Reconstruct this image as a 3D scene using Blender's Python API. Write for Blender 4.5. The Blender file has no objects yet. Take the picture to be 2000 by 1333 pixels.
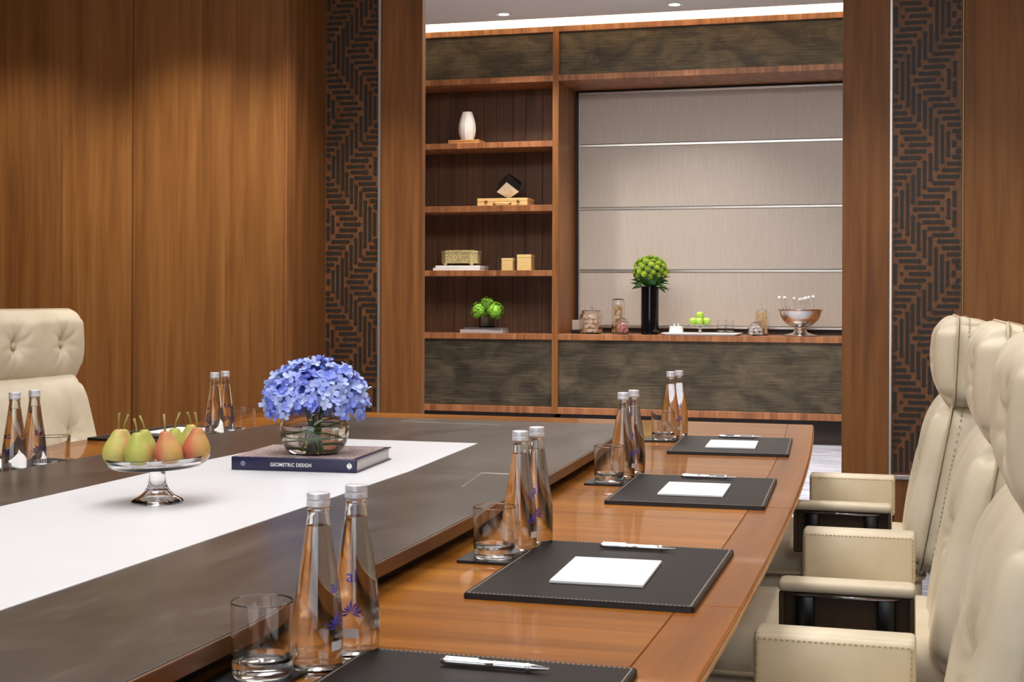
import bpy, bmesh, math, random
from mathutils import Vector, Matrix
random.seed(7)
PI = math.pi
scene = bpy.context.scene
C = scene.collection

# ---------------------------------------------------------------- camera, world, exposure
cam_d = bpy.data.cameras.new('camera')
cam_d.sensor_width = 36.0
cam_d.lens = 2750 / 2000 * 36.0
cam_d.shift_y = -84.5 / 2000
cam_d.clip_start = 0.05
cam = bpy.data.objects.new('camera', cam_d)
C.objects.link(cam)
cam.matrix_world = (Matrix.Translation((0, 0, 1.19)) @ Matrix.Rotation(math.radians(16), 4, 'Z')
                    @ Matrix.Rotation(PI / 2, 4, 'X') @ Matrix.Rotation(0.0037, 4, 'Z'))
cam_d.dof.use_dof = True
cam_d.dof.focus_distance = 5.0
cam_d.dof.aperture_fstop = 24.0
scene.camera = cam
w = bpy.data.worlds.new('world'); scene.world = w
w.use_nodes = True
w.node_tree.nodes['Background'].inputs[0].default_value = (.86, .93, 1, 1)
w.node_tree.nodes['Background'].inputs[1].default_value = 2.4
scene.view_settings.view_transform = 'Standard'
scene.view_settings.look = 'None'
scene.view_settings.gamma = 1.0
scene.view_settings.use_curve_mapping = False
scene.view_settings.exposure = 0.12
scene.cycles.use_denoising = True
scene.cycles.sample_clamp_indirect = 6.0
scene.cycles.adaptive_threshold = 0.03
scene.cycles.max_bounces = 22
scene.cycles.transmission_bounces = 22
LK = 1.0            # overall lamp level

# ---------------------------------------------------------------- helpers
def srgb(r, g, b):
    f = lambda c: c / 12.92 if c <= .04045 else ((c + .055) / 1.055) ** 2.4
    return (f(r / 255), f(g / 255), f(b / 255), 1.0)

class NT:
    def __init__(self, name):
        self.m = bpy.data.materials.new(name); self.m.use_nodes = True
        self.t = self.m.node_tree; self.n = self.t.nodes
        self.b = self.n['Principled BSDF']
    def add(self, t, **kw):
        x = self.n.new(t)
        for k, v in kw.items(): setattr(x, k, v)
        return x
    def link(self, a, b): self.t.links.new(a, b)
    def math(self, op, a, b=None, c=None):
        x = self.add('ShaderNodeMath', operation=op)
        for i, v in enumerate((a, b, c)):
            if v is None: continue
            if isinstance(v, (int, float)): x.inputs[i].default_value = v
            else: self.link(v, x.inputs[i])
        return x.outputs[0]
    def pos(self, obj=False):
        return self.add('ShaderNodeTexCoord').outputs['Object'] if obj else self.add('ShaderNodeNewGeometry').outputs['Position']
    def mapped(self, vec, scale, loc=(0, 0, 0)):
        m = self.add('ShaderNodeMapping'); self.link(vec, m.inputs[0])
        m.inputs['Scale'].default_value = scale; m.inputs['Location'].default_value = loc
        return m.outputs[0]
    def noise(self, vec, scale=1, detail=3, rough=.5, dist=0):
        x = self.add('ShaderNodeTexNoise'); self.link(vec, x.inputs['Vector'])
        x.inputs['Scale'].default_value = scale; x.inputs['Detail'].default_value = detail
        x.inputs['Roughness'].default_value = rough; x.inputs['Distortion'].default_value = dist
        return x.outputs['Fac']
    def ramp(self, fac, stops):
        x = self.add('ShaderNodeValToRGB'); self.link(fac, x.inputs[0])
        e = x.color_ramp.elements
        while len(e) < len(stops): e.new(0.5)
        for k, (p, c) in zip(e, stops): k.position = p; k.color = c
        return x.outputs[0]
    def mix(self, fac, a, b, mode='MIX'):
        x = self.add('ShaderNodeMix', data_type='RGBA', blend_type=mode)
        for s, v in ((x.inputs[0], fac), (x.inputs[6], a), (x.inputs[7], b)):
            if isinstance(v, (int, float)): s.default_value = v
            elif isinstance(v, tuple): s.default_value = v
            else: self.link(v, s)
        return x.outputs[2]
    def bump(self, h, strength=.1, dist=.002):
        x = self.add('ShaderNodeBump'); x.inputs['Strength'].default_value = strength
        x.inputs['Distance'].default_value = dist
        self.link(h, x.inputs['Height']); self.link(x.outputs[0], self.b.inputs['Normal'])
    def set(self, **kw):
        names = {'color': 'Base Color', 'rough': 'Roughness', 'metal': 'Metallic', 'ior': 'IOR', 'trans': 'Transmission Weight',
                 'spec': 'Specular IOR Level', 'coat': 'Coat Weight', 'coatr': 'Coat Roughness', 'em': 'Emission Strength',
                 'emc': 'Emission Color', 'sss': 'Subsurface Weight', 'sheen': 'Sheen Weight'}
        for k, v in kw.items():
            s = self.b.inputs[names[k]]
            if isinstance(v, (int, float, tuple)): s.default_value = v
            else: self.link(v, s)
        return self

def plain(name, col, rough=.5, var=.06, scale=40, obj=True, **kw):
    t = NT(name)
    n = t.noise(t.mapped(t.pos(obj), (scale,) * 3), 1, 3)
    lo = tuple(c * (1 - var) for c in col[:3]) + (1,); hi = tuple(min(1, c * (1 + var)) for c in col[:3]) + (1,)
    t.set(color=t.ramp(n, [(.3, lo), (.7, hi)]), rough=rough, **kw)
    return t.m

def wood(name, dark, mid, light, grain='Z', strip=None, stripax='X', rough=.35, coat=0.0, gscale=26, obj=False, var=.22, coatr=.05, spec=.5):
    t = NT(name); p = t.pos(obj)
    sx = [gscale] * 3; sx['XYZ'.index(grain)] = gscale * .045
    sep = t.add('ShaderNodeSeparateXYZ'); t.link(p, sep.inputs[0])
    v = p
    if strip:
        cell = t.math('FLOOR', t.math('DIVIDE', sep.outputs[stripax], strip))
        wn = t.add('ShaderNodeTexWhiteNoise', noise_dimensions='1D'); t.link(cell, wn.inputs['W'])
        cmb = t.add('ShaderNodeCombineXYZ')
        for k in range(3): t.link(t.math('MULTIPLY', wn.outputs[0], 3.7 + k), cmb.inputs[k])
        va = t.add('ShaderNodeVectorMath', operation='ADD'); t.link(p, va.inputs[0]); t.link(cmb.outputs[0], va.inputs[1])
        v = va.outputs[0]
    f1 = t.noise(t.mapped(v, tuple(sx)), 1, 5, .6, .5)
    sy = [gscale * .22] * 3; sy['XYZ'.index(grain)] = gscale * .02
    f2 = t.noise(t.mapped(v, tuple(sy), (3, 1, 7)), 1, 3, .5, 1.2)
    f = t.math('ADD', t.math('MULTIPLY', f1, .5), t.math('MULTIPLY', f2, .5))
    col = t.ramp(f, [(.34, dark), (.5, mid), (.66, light)])
    if strip:
        hv = t.add('ShaderNodeHueSaturation'); t.link(col, hv.inputs['Color'])
        t.link(t.math('ADD', t.math('MULTIPLY', wn.outputs[0], var), 1 - var * .5), hv.inputs['Value'])
        col = hv.outputs[0]
    t.set(color=col, rough=rough, coat=coat, coatr=coatr, spec=spec)
    t.bump(f1, .05, .001)
    return t.m

def metal(name, col, rough=.25, brush=None, obj=True):
    t = NT(name)
    sc = {'X': (2, 160, 160), 'Z': (160, 160, 2)}.get(brush, (90, 90, 90))
    n = t.noise(t.mapped(t.pos(obj), sc), 1, 3)
    t.set(color=t.ramp(n, [(.3, tuple(c * .86 for c in col[:3]) + (1,)), (.7, col)]), metal=1.0,
          rough=t.math('ADD', t.math('MULTIPLY', n, .12), rough - .06))
    return t.m

def glass(name, col=(1, 1, 1, 1), ior=1.47, rough=0.0):
    t = NT(name)
    n = t.noise(t.mapped(t.pos(True), (8, 8, 8)), 1, 2)
    t.set(color=t.ramp(n, [(.2, tuple(c * .985 for c in col[:3]) + (1,)), (.8, col)]), trans=1.0, ior=ior, rough=rough)
    return t.m

def emit(name, col, s):
    t = NT(name)
    n = t.noise(t.mapped(t.pos(), (3, 3, 3)), 1, 2)
    t.set(color=(.8, .8, .8, 1), emc=t.ramp(n, [(.2, tuple(c * .97 for c in col[:3]) + (1,)), (.8, col)]), em=s)
    return t.m

def refine(prof, sub):
    """round a lathe profile: sharp corners get support points, gentle bends a spline"""
    if sub < 2 or len(prof) < 3: return prof
    P = [Vector(p) for p in prof]; N = len(P)
    sharp = [True] * N
    for i in range(1, N - 1):
        a, b = P[i] - P[i - 1], P[i + 1] - P[i]
        if a.length > 1e-7 and b.length > 1e-7: sharp[i] = a.angle(b) > math.radians(26)
    out = [P[0]]
    for i in range(N - 1):
        a, b = P[i], P[i + 1]; L = (b - a).length
        if L < 1e-7: continue
        u = (b - a) / L
        m0 = u if sharp[i] else ((b - a) + (a - P[i - 1])).normalized()
        m1 = u if sharp[i + 1] else ((b - a) + (P[i + 2] - b)).normalized()
        m0, m1 = m0 * L, m1 * L
        ts = [k / sub for k in range(1, sub)] if L > .0015 else []
        e = min(.25, .0007 / L)
        if sharp[i] and L > .002: ts.append(e)
        if sharp[i + 1] and L > .002: ts.append(1 - e)
        for t in sorted(set(ts)):
            q = a * (2 * t ** 3 - 3 * t * t + 1) + m0 * (t ** 3 - 2 * t * t + t) + b * (3 * t * t - 2 * t ** 3) + m1 * (t ** 3 - t * t)
            q.x = max(q.x, 2e-6); out.append(q)
        out.append(b)
    return [(p.x, p.y) for p in out]

class MB:
    """collects shapes and links them as one mesh object"""
    def __init__(self): self.v = []; self.f = []; self.s = []; self.mi = []
    def add(self, verts, faces, smooth=False, m=0, T=None):
        o = len(self.v)
        self.v += [tuple(T @ Vector(p)) if T else tuple(p) for p in verts]
        self.f += [tuple(i + o for i in f) for f in faces]
        self.s += [smooth] * len(faces); self.mi += [m] * len(faces)
        return self
    def bm(self, b, smooth=False, m=0, T=None):
        b.verts.index_update()
        vs = [v.co.copy() for v in b.verts]; fs = [[v.index for v in f.verts] for f in b.faces]
        b.free()
        return self.add(vs, fs, smooth, m, T)
    def box(self, x0, x1, y0, y1, z0, z1, m=0, T=None):
        vs = [(x, y, z) for x in (x0, x1) for y in (y0, y1) for z in (z0, z1)]
        fs = [(0, 1, 3, 2), (4, 6, 7, 5), (0, 4, 5, 1), (2, 3, 7, 6), (0, 2, 6, 4), (1, 5, 7, 3)]
        return self.add(vs, fs, False, m, T)
    def rbox(self, x0, x1, y0, y1, z0, z1, r=.004, seg=2, m=0, T=None):
        b = bmesh.new(); bmesh.ops.create_cube(b, size=1)
        for v in b.verts:
            v.co = Vector(((x0 + x1) / 2 + v.co.x * (x1 - x0), (y0 + y1) / 2 + v.co.y * (y1 - y0), (z0 + z1) / 2 + v.co.z * (z1 - z0)))
        bmesh.ops.bevel(b, geom=list(b.edges), offset=r, segments=seg, profile=.5, affect='EDGES', clamp_overlap=True)
        return self.bm(b, seg > 1, m, T)
    def lathe(self, prof, n=32, m=0, T=None, smooth=True, sx=1, sy=1, flute=0, nf=12, sub=3):
        vs = []; fs = []; rows = []
        prof = refine(prof, sub)
        for r, z in prof:
            if r < 1e-6: rows.append([len(vs)]); vs.append((0, 0, z)); continue
            rows.append(list(range(len(vs), len(vs) + n)))
            for k in range(n):
                a = 2 * PI * k / n; q = r * (1 + flute * math.cos(nf * a))
                vs.append((q * math.cos(a) * sx, q * math.sin(a) * sy, z))
        for A, B in zip(rows, rows[1:]):
            if len(A) == 1 and len(B) == 1: continue
            for k in range(n):
                k2 = (k + 1) % n
                if len(A) == 1: fs.append((A[0], B[k2], B[k]))
                elif len(B) == 1: fs.append((A[k], A[k2], B[0]))
                else: fs.append((A[k], A[k2], B[k2], B[k]))
        return self.add(vs, fs, smooth, m, T)
    def tube(self, pts, r, n=8, m=0, T=None, closed=False, caps=True):
        pts = [Vector(p) for p in pts]; N = len(pts)
        rr = r if isinstance(r, (list, tuple)) else [r] * N
        vs = []; fs = []
        up = Vector((0, 0, 1)); prev = None
        for i, p in enumerate(pts):
            if closed: d = (pts[(i + 1) % N] - pts[i - 1]).normalized()
            else: d = (pts[min(i + 1, N - 1)] - pts[max(i - 1, 0)]).normalized()
            if prev is None:
                a = d.cross(up)
                if a.length < 1e-3: a = d.cross(Vector((1, 0, 0)))
                a.normalize()
            else:
                a = prev - d * prev.dot(d); a.normalize()
            prev = a; b = d.cross(a)
            for k in range(n):
                t = 2 * PI * k / n
                vs.append(p + (a * math.cos(t) + b * math.sin(t)) * rr[i])
        L = N if closed else N - 1
        for i in range(L):
            j = (i + 1) % N
            for k in range(n):
                k2 = (k + 1) % n
                fs.append((i * n + k, i * n + k2, j * n + k2, j * n + k))
        if caps and not closed:
            fs.append(tuple(range(n - 1, -1, -1))); fs.append(tuple((N - 1) * n + k for k in range(n)))
        return self.add(vs, fs, True, m, T)
    def prism(self, poly, z0, z1, m=0, T=None):
        n = len(poly)
        vs = [(x, y, z0) for x, y in poly] + [(x, y, z1) for x, y in poly]
        fs = [tuple(range(n - 1, -1, -1)), tuple(range(n, 2 * n))] + [(k, (k + 1) % n, n + (k + 1) % n, n + k) for k in range(n)]
        return self.add(vs, fs, False, m, T)
    def ball(self, c, r, n=12, m=0, sz=1):
        prof = [(r * math.sin(PI * k / (n // 2)) if 0 < k < n // 2 else 0, -r * sz * math.cos(PI * k / (n // 2))) for k in range(n // 2 + 1)]
        return self.lathe(prof, n, m, Matrix.Translation(c), sub=1)
    def mesh(self, name, mats):
        me = bpy.data.meshes.new(name)
        me.from_pydata(self.v, [], self.f)
        me.polygons.foreach_set('use_smooth', self.s); me.polygons.foreach_set('material_index', self.mi)
        for m in (mats if isinstance(mats, (list, tuple)) else [mats]): me.materials.append(m)
        b = bmesh.new(); b.from_mesh(me); bmesh.ops.recalc_face_normals(b, faces=b.faces); b.to_mesh(me); b.free()
        return me
    def build(self, name, mats, parent=None, **kw):
        return link(name, self.mesh(name, mats), parent, **kw)

def link(name, me, parent=None, loc=None, rot=None, scale=None, kind=None):
    o = bpy.data.objects.new(name, me); C.objects.link(o)
    if parent: o.parent = parent
    if loc: o.location = loc
    if rot is not None: o.rotation_euler = rot if isinstance(rot, (tuple, list)) else (0, 0, rot)
    if scale: o.scale = (scale,) * 3 if isinstance(scale, (int, float)) else scale
    if kind: o['kind'] = kind
    return o
def tag(o, label, cat, group=None):
    o['label'] = label; o['category'] = cat
    if group: o['group'] = group
    return o
def thing(name, label, cat, loc=(0, 0, 0), rot=0, group=None):
    return tag(link(name, None, None, loc, rot), label, cat, group)
def struct(o): o['kind'] = 'structure'; return o
def dup(root, loc, rot, label, name=None):
    r = root.copy(); C.objects.link(r); r.location = loc
    r.rotation_euler = rot if isinstance(rot, (tuple, list)) else (0, 0, rot); r['label'] = label
    for ch in list(root.children):
        c = ch.copy(); C.objects.link(c); c.parent = r
        for g in list(ch.children):
            d = g.copy(); C.objects.link(d); d.parent = c
    return r

# ---------------------------------------------------------------- materials
M = {}
M['wall'] = wood('walnut_veneer', srgb(112, 70, 32), srgb(136, 88, 43), srgb(154, 104, 56), 'Z', .134, 'X', .48, .04, 26, var=.13, coatr=.25, spec=.3)
M['col'] = wood('walnut_column', srgb(104, 63, 30), srgb(132, 84, 42), srgb(152, 101, 56), 'Z', None, rough=.48, coat=.04, coatr=.25, spec=.3)
M['shelf'] = wood('walnut_shelf', srgb(112, 66, 36), srgb(146, 92, 54), srgb(172, 114, 70), 'Z', .06, 'X', .4, .1, 30, coatr=.25)
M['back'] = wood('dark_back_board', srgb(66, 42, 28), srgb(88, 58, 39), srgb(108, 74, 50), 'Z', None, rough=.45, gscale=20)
M['table_x'] = wood('walnut_table', srgb(108, 62, 20), srgb(154, 95, 34), srgb(184, 121, 50), 'X', .17, 'Y', .3, .42, 15, var=.18, coatr=.03, spec=.08)
M['table_y'] = wood('walnut_table_edge', srgb(108, 62, 22), srgb(148, 89, 34), srgb(174, 110, 48), 'Y', None, rough=.3, coat=.42, gscale=12, coatr=.03, spec=.08)
M['slabside'] = wood('walnut_shaded_side', srgb(76, 48, 24), srgb(104, 67, 34), srgb(124, 84, 46), 'Y', None, rough=.35, gscale=14)  # walnut darkened in the colour for the shade overhead light leaves on the side
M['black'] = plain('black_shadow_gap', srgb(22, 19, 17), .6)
M['toe'] = plain('dark_plinth', srgb(42, 28, 20), .5)

t = NT('bronze_sheet')
p = t.pos()
n1 = t.noise(t.mapped(p, (3, 3, 150)), 1, 5, .7, .2); n2 = t.noise(t.mapped(p, (3.2, 3.2, 5)), 1, 5, .6, .6)
f = t.math('ADD', t.math('MULTIPLY', n1, .6), t.math('MULTIPLY', n2, .5))
t.set(color=t.ramp(f, [(.36, srgb(38, 33, 26)), (.52, srgb(68, 60, 48)), (.7, srgb(112, 99, 77))]), metal=.45,
      rough=t.math('ADD', t.math('MULTIPLY', n2, .25), .32)); t.bump(n1, .25, .002)
M['bronze'] = t.m

t = NT('taupe_silk')
p = t.pos()
n1 = t.noise(t.mapped(p, (170, 170, 4)), 1, 4, .6); n2 = t.noise(t.mapped(p, (60, 60, 60)), 1, 3)
t.set(color=t.ramp(t.math('ADD', t.math('MULTIPLY', n1, .75), t.math('MULTIPLY', n2, .25)),
                   [(.3, srgb(176, 164, 152)), (.7, srgb(196, 185, 174))]), rough=.55, sheen=.25); t.bump(n1, .12, .001)
M['silk'] = t.m

t = NT('grey_brown_stone')
p = t.pos()
n1 = t.noise(t.mapped(p, (5, 2.4, 5)), 1, 6, .62, 1.0); n2 = t.noise(t.mapped(p, (90, 8, 90)), 1, 3)
f = t.math('ADD', t.math('MULTIPLY', n1, .8), t.math('MULTIPLY', n2, .2))
t.set(color=t.ramp(f, [(.35, srgb(66, 59, 53)), (.55, srgb(82, 74, 67)), (.75, srgb(106, 97, 89))]), rough=t.math('ADD', t.math('MULTIPLY', n1, .12), .24), spec=.5)
t.bump(n2, .04, .001)
M['stone'] = t.m
M['white_inlay'] = plain('white_leather', srgb(226, 227, 232), .38, .015, 6)
M['leather'] = None
t = NT('cream_leather')
p = t.pos(True)
n1 = t.noise(t.mapped(p, (7, 7, 7)), 1, 4, .55); n2 = t.noise(t.mapped(p, (330, 330, 330)), 1, 2)
t.set(color=t.ramp(n1, [(.3, srgb(214, 200, 172)), (.7, srgb(232, 220, 196))]), rough=.42, spec=.4); t.bump(n2, .12, .0006)
M['leather'] = t.m
M['leather_seam'] = plain('cream_piping', srgb(204, 188, 156), .5)
M['stitch'] = plain('thread', srgb(196, 176, 140), .7)
M['armdark'] = plain('dark_brown_shell', srgb(70, 52, 32), .5)
M['blackmetal'] = plain('black_bracket', srgb(14, 14, 15), .25)
M['chrome'] = metal('chrome', (.86, .86, .86, 1), .1)
M['steel'] = metal('brushed_steel', (.74, .71, .67, 1), .3, 'X')
M['steelz'] = metal('brushed_strip', (.78, .75, .71, 1), .35, 'Z')
M['silver'] = metal('hammered_silver', (.80, .77, .73, 1), .2)
M['gold'] = metal('engraved_gold', (.78, .62, .34, 1), .42)
M['goldleaf'] = plain('pale_gold_lacquer', srgb(222, 190, 128), .35, .08, 60)
M['brasshw'] = metal('aged_brass', (.35, .25, .12, 1), .4)
t = NT('fret_wood'); p = t.pos()
n1 = t.noise(t.mapped(p, (60, 60, 60)), 1, 4, .6); n2 = t.noise(t.mapped(p, (30, 30, 2)), 1, 3)
t.set(color=t.ramp(t.math('ADD', t.math('MULTIPLY', n1, .5), t.math('MULTIPLY', n2, .5)), [(.35, srgb(96, 60, 32)), (.65, srgb(132, 86, 48))]), rough=.45, metal=.1)
t.bump(n1, .2, .001)
M['fret'] = t.m
M['fretdark'] = plain('dark_inlay', srgb(42, 33, 26), .5, .15)
M['pad'] = plain('black_brown_leather', srgb(35, 28, 26), .55, .08, 200, spec=.2)
M['padedge'] = plain('black_leather_edge', srgb(20, 18, 17), .45)
M['padstitch'] = plain('pale_stitching', srgb(176, 160, 144), .7)
M['paper'] = plain('white_paper', srgb(246, 245, 246), .6, .01)
M['page'] = plain('page_edges', srgb(214, 208, 204), .7, .05, 300)
M['glass'] = glass('clear_glass')
M['bottleglass'] = glass('bottle_glass', (.985, .99, .985, 1), 1.45)
M['water'] = glass('water', (1, 1, 1, 1), 1.33)
t = NT('cap_aluminium')
t.set(color=t.ramp(t.noise(t.mapped(t.pos(True), (60, 60, 300)), 1, 2), [(.3, srgb(214, 214, 222)), (.7, srgb(244, 244, 248))]), rough=.3, metal=.25); M['cap'] = t.m
M['print'] = plain('purple_print', srgb(92, 74, 190), .5)
M['printw'] = plain('white_print', srgb(232, 232, 240), .5)
M['navy'] = plain('navy_cover', srgb(34, 30, 68), .32, .05, 12)
t = NT('patterned_cover'); p = t.pos(True)
v1 = t.add('ShaderNodeTexVoronoi', feature='DISTANCE_TO_EDGE'); t.link(t.mapped(p, (150, 150, 150)), v1.inputs['Vector']); v1.inputs['Scale'].default_value = 1
v2 = t.add('ShaderNodeTexVoronoi'); t.link(t.mapped(p, (150, 150, 150)), v2.inputs['Vector']); v2.inputs['Scale'].default_value = 1
cc = t.ramp(v2.outputs['Color'], [(.2, srgb(190, 160, 158)), (.45, srgb(232, 212, 206)), (.6, srgb(170, 152, 156)), (.85, srgb(236, 222, 214))])
t.set(color=t.mix(t.ramp(v1.outputs['Distance'], [(.05, (0, 0, 0, 1)), (.12, (1, 1, 1, 1))]), srgb(128, 106, 110), cc), rough=.4)
M['cover'] = t.m
def petalmat(name, a, b, c_):
    t = NT(name)
    oi = t.add('ShaderNodeObjectInfo')
    n = t.noise(t.mapped(t.pos(True), (60, 60, 60)), 1, 2)
    f = t.math('ADD', t.math('MULTIPLY', oi.outputs['Random'], .65), t.math('MULTIPLY', n, .35))
    t.set(color=t.ramp(f, [(.12, a), (.45, b), (.85, c_)]), rough=.55, spec=.25)
    return t.m
M['petal'] = petalmat('blue_petal', srgb(124, 138, 236), srgb(160, 178, 248), srgb(206, 220, 254))
M['mum'] = petalmat('green_mum', srgb(104, 130, 26), srgb(128, 154, 36), srgb(152, 176, 54))
M['greenhyd'] = plain('lime_petal', srgb(132, 186, 50), .55, .5, 55)
M['leaf'] = plain('leaf_green', srgb(48, 92, 34), .45, .3, 30)
M['grassblade'] = plain('blade_green', srgb(84, 138, 44), .45, .2, 40)
M['stem'] = plain('stem_green', srgb(92, 112, 52), .5, .2, 60)
def pearmat(name, lo, hi, blush, amt):
    t = NT(name); p = t.pos(True)
    sep = t.add('ShaderNodeSeparateXYZ'); t.link(p, sep.inputs[0])
    n = t.noise(t.mapped(p, (28, 28, 28)), 1, 4)
    base = t.ramp(n, [(.3, lo), (.7, hi)])
    g = t.math('ADD', t.math('MULTIPLY', sep.outputs[0], 22), t.math('ADD', t.math('MULTIPLY', n, .9), amt))
    col = t.mix(t.ramp(g, [(.25, (0, 0, 0, 1)), (.85, (1, 1, 1, 1))]), base, blush)
    sp = t.noise(t.mapped(p, (420, 420, 420)), 1, 2)
    col = t.mix(t.ramp(sp, [(.68, (0, 0, 0, 1)), (.76, (.6, .6, .6, 1))]), col, srgb(140, 104, 50))
    t.set(color=col, rough=.42, spec=.4)
    return t.m
M['pearA'] = pearmat('pear_green', srgb(168, 170, 78), srgb(188, 186, 98), srgb(204, 130, 92), -.45)
M['pearB'] = pearmat('pear_red', srgb(200, 158, 88), srgb(212, 172, 104), srgb(198, 108, 82), .35)
M['pearC'] = pearmat('pear_yellow', srgb(190, 180, 96), srgb(204, 194, 114), srgb(212, 146, 112), -.1)
M['pearstem'] = plain('pear_stem', srgb(150, 138, 70), .6, .25, 80)
M['apple'] = plain('green_apple', srgb(168, 206, 78), .3, .12, 30)
M['cookie'] = plain('pale_cookie', srgb(218, 188, 158), .7, .12, 60)
M['biscuit'] = plain('golden_biscuit', srgb(214, 178, 130), .7, .12, 60)
M['pink'] = plain('pink_sweet', srgb(236, 168, 160), .5, .2, 80)
M['meringue'] = plain('white_sweet', srgb(240, 232, 228), .6, .05, 50)
M['porcelain'] = plain('white_porcelain', srgb(240, 238, 234), .25, .02, 20)
M['marble'] = plain('white_marble_vase', srgb(226, 220, 212), .4, .08, 14)
M['lightwood'] = wood('pale_maple', srgb(206, 160, 96), srgb(224, 182, 118), srgb(236, 200, 140), 'X', None, rough=.4, obj=True)
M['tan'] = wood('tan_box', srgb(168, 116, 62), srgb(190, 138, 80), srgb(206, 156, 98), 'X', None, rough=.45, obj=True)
M['blackgloss'] = plain('black_gloss', srgb(10, 11, 14), .08, .05, 10)
M['blackmat'] = plain('black_satin', srgb(18, 17, 17), .4)
M['ivory'] = plain('ivory_face', srgb(236, 222, 200), .5, .08, 30)
M['greycard'] = plain('grey_card', srgb(168, 154, 142), .6)
M['bookgrey'] = plain('grey_spine', srgb(170, 160, 158), .4, .25, 90)
M['bookdark'] = plain('charcoal_spine', srgb(84, 78, 80), .4, .15, 60)
M['ceil'] = plain('ceiling_paint', srgb(226, 222, 216), .8, .01, 3, False)
M['plaster'] = plain('cove_plaster', srgb(246, 240, 226), .8, .01, 3, False)
t = NT('streaked_carpet'); p = t.pos()
n1 = t.noise(t.mapped(p, (2.2, 26, 2)), 1, 4, .65, .5); n2 = t.noise(t.mapped(p, (60, 240, 60)), 1, 2)
f = t.math('ADD', t.math('MULTIPLY', n1, .7), t.math('MULTIPLY', n2, .3))
t.set(color=t.ramp(f, [(.38, srgb(96, 100, 118)), (.5, srgb(150, 152, 164)), (.62, srgb(186, 186, 192))]), rough=.9); t.bump(n2, .4, .004)
M['carpet'] = t.m
t = NT('added_window_pane')
tr_, gl_, mx_, lw_ = t.add('ShaderNodeBsdfTransparent'), t.add('ShaderNodeBsdfGlossy'), t.add('ShaderNodeMixShader'), t.add('ShaderNodeFresnel')
gl_.inputs['Roughness'].default_value = .02; t.link(lw_.outputs[0], mx_.inputs[0]); t.link(tr_.outputs[0], mx_.inputs[1]); t.link(gl_.outputs[0], mx_.inputs[2])
t.link(mx_.outputs[0], t.n['Material Output'].inputs[0]); M['pane'] = t.m

# ---------------------------------------------------------------- the setting
TAB, PAN, CXT = .74, .79, -1.39           # wood border height, raised panel height, table axis
B, NB = 11.636, 12.29                     # bookcase front plane and niche back plane
LW = 6.9                                  # far wall of the meeting room
CEIL, ACEIL = 3.1, 3.53

struct(MB().box(-6.5, 3.2, -4.2, 12.6, -.1, 0).build('floor', M['carpet']))
struct(MB().box(-5.4, 2.6, -4.0, 7.2, CEIL, CEIL + .1).build('ceiling', M['ceil']))
struct(MB().box(-6.2, 3.0, 7.2, 11.4, ACEIL, ACEIL + .06).build('ceiling', M['ceil']))
# light cove above the bookcase
cv = struct(link('trim_1', None))
MB().box(-6.2, 3.0, 11.34, 11.40, ACEIL + .06, 4.0).build('cove_face', M['plaster'], cv)
MB().box(-6.2, 3.0, 12.30, 12.36, 3.40, 4.0).build('cove_back', M['plaster'], cv)
MB().box(-6.2, 3.0, 11.34, 12.36, 4.0, 4.06).build('cove_top', M['plaster'], cv)
struct(MB().box(2.5, 2.6, -4.0, 7.2, 0, CEIL).build('wall_right', M['wall']))
wr_ = struct(link('wall_rear', None))
WX0, WX1, WZ0, WZ1 = -3.6, 1.6, .35, 2.75
for q in ((-5.5, WX0, 0, CEIL), (WX1, 2.6, 0, CEIL), (WX0, WX1, 0, WZ0), (WX0, WX1, WZ1, CEIL)):
    MB().box(q[0], q[1], -4.1, -4.0, q[2], q[3]).build('veneer_panel', M['wall'], wr_)
wn_ = struct(link('added_window_1', None, None, (0, -4.05, 0)))  # unseen window added behind the camera to let in fill daylight
for k in range(5):
    x = WX0 + (WX1 - WX0) * k / 4
    MB().box(x - .03, x + .03, -.04, .04, WZ0, WZ1).build('mullion', M['steelz'], wn_)
    if k < 4: MB().box(x + .03, x + (WX1 - WX0) / 4 - .03, -.004, .004, WZ0 + .05, WZ1 - .05).build('pane', M['pane'], wn_)
for z in (WZ0, WZ1 - .05): MB().box(WX0, WX1, -.039, .039, z, z + .05).build('added_window_frame', M['steel'], wn_)
struct(MB().box(-6.3, -5.4, 7.1, 7.2, 0, 4.0).build('wall_side', M['wall']))
struct(MB().box(2.5, 3.1, 7.1, 7.2, 0, 4.0).build('wall_side', M['wall']))
struct(MB().box(-6.3, 3.1, 7.2, 7.26, CEIL - .05, 4.0).build('wall_side', M['ceil']))
struct(MB().box(-6.3, 3.1, 12.55, 12.6, 0, 4.0).build('wall_side', M['wall']))
struct(MB().box(-5.5, -5.4, -4.0, 7.2, 0, CEIL).build('wall_left', M['wall']))
struct(MB().box(-6.3, -6.2, 7.0, 12.6, 0, 4.0).build('wall_side', M['wall']))
struct(MB().box(3.0, 3.1, 7.0, 12.6, 0, 4.0).build('wall_side', M['wall']))

# projecting pier of veneer panels on the wall_left side, facing the table
PY = 6.428
pier = struct(link('wall_pier', None))
MB().box(-5.4, -3.032, PY + .012, 7.2, 0, CEIL).build('pier_core', M['toe'], pier)
for x0, x1 in ((-5.4, -4.875), (-4.871, -3.880), (-3.875, -3.030)):
    MB().rbox(x0, x1, PY, PY + .02, .0, CEIL, .0015, 1).build('veneer_panel', M['wall'], pier)
MB().rbox(-3.0335, -3.0275, PY - .0035, PY + .002, 0, CEIL, .001, 1).build('corner_bead', M['shelf'], pier)
MB().rbox(-3.0315, -3.012, PY + .003, LW + .05, 0, CEIL, .0015, 1).build('veneer_panel', M['col'], pier)

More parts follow.
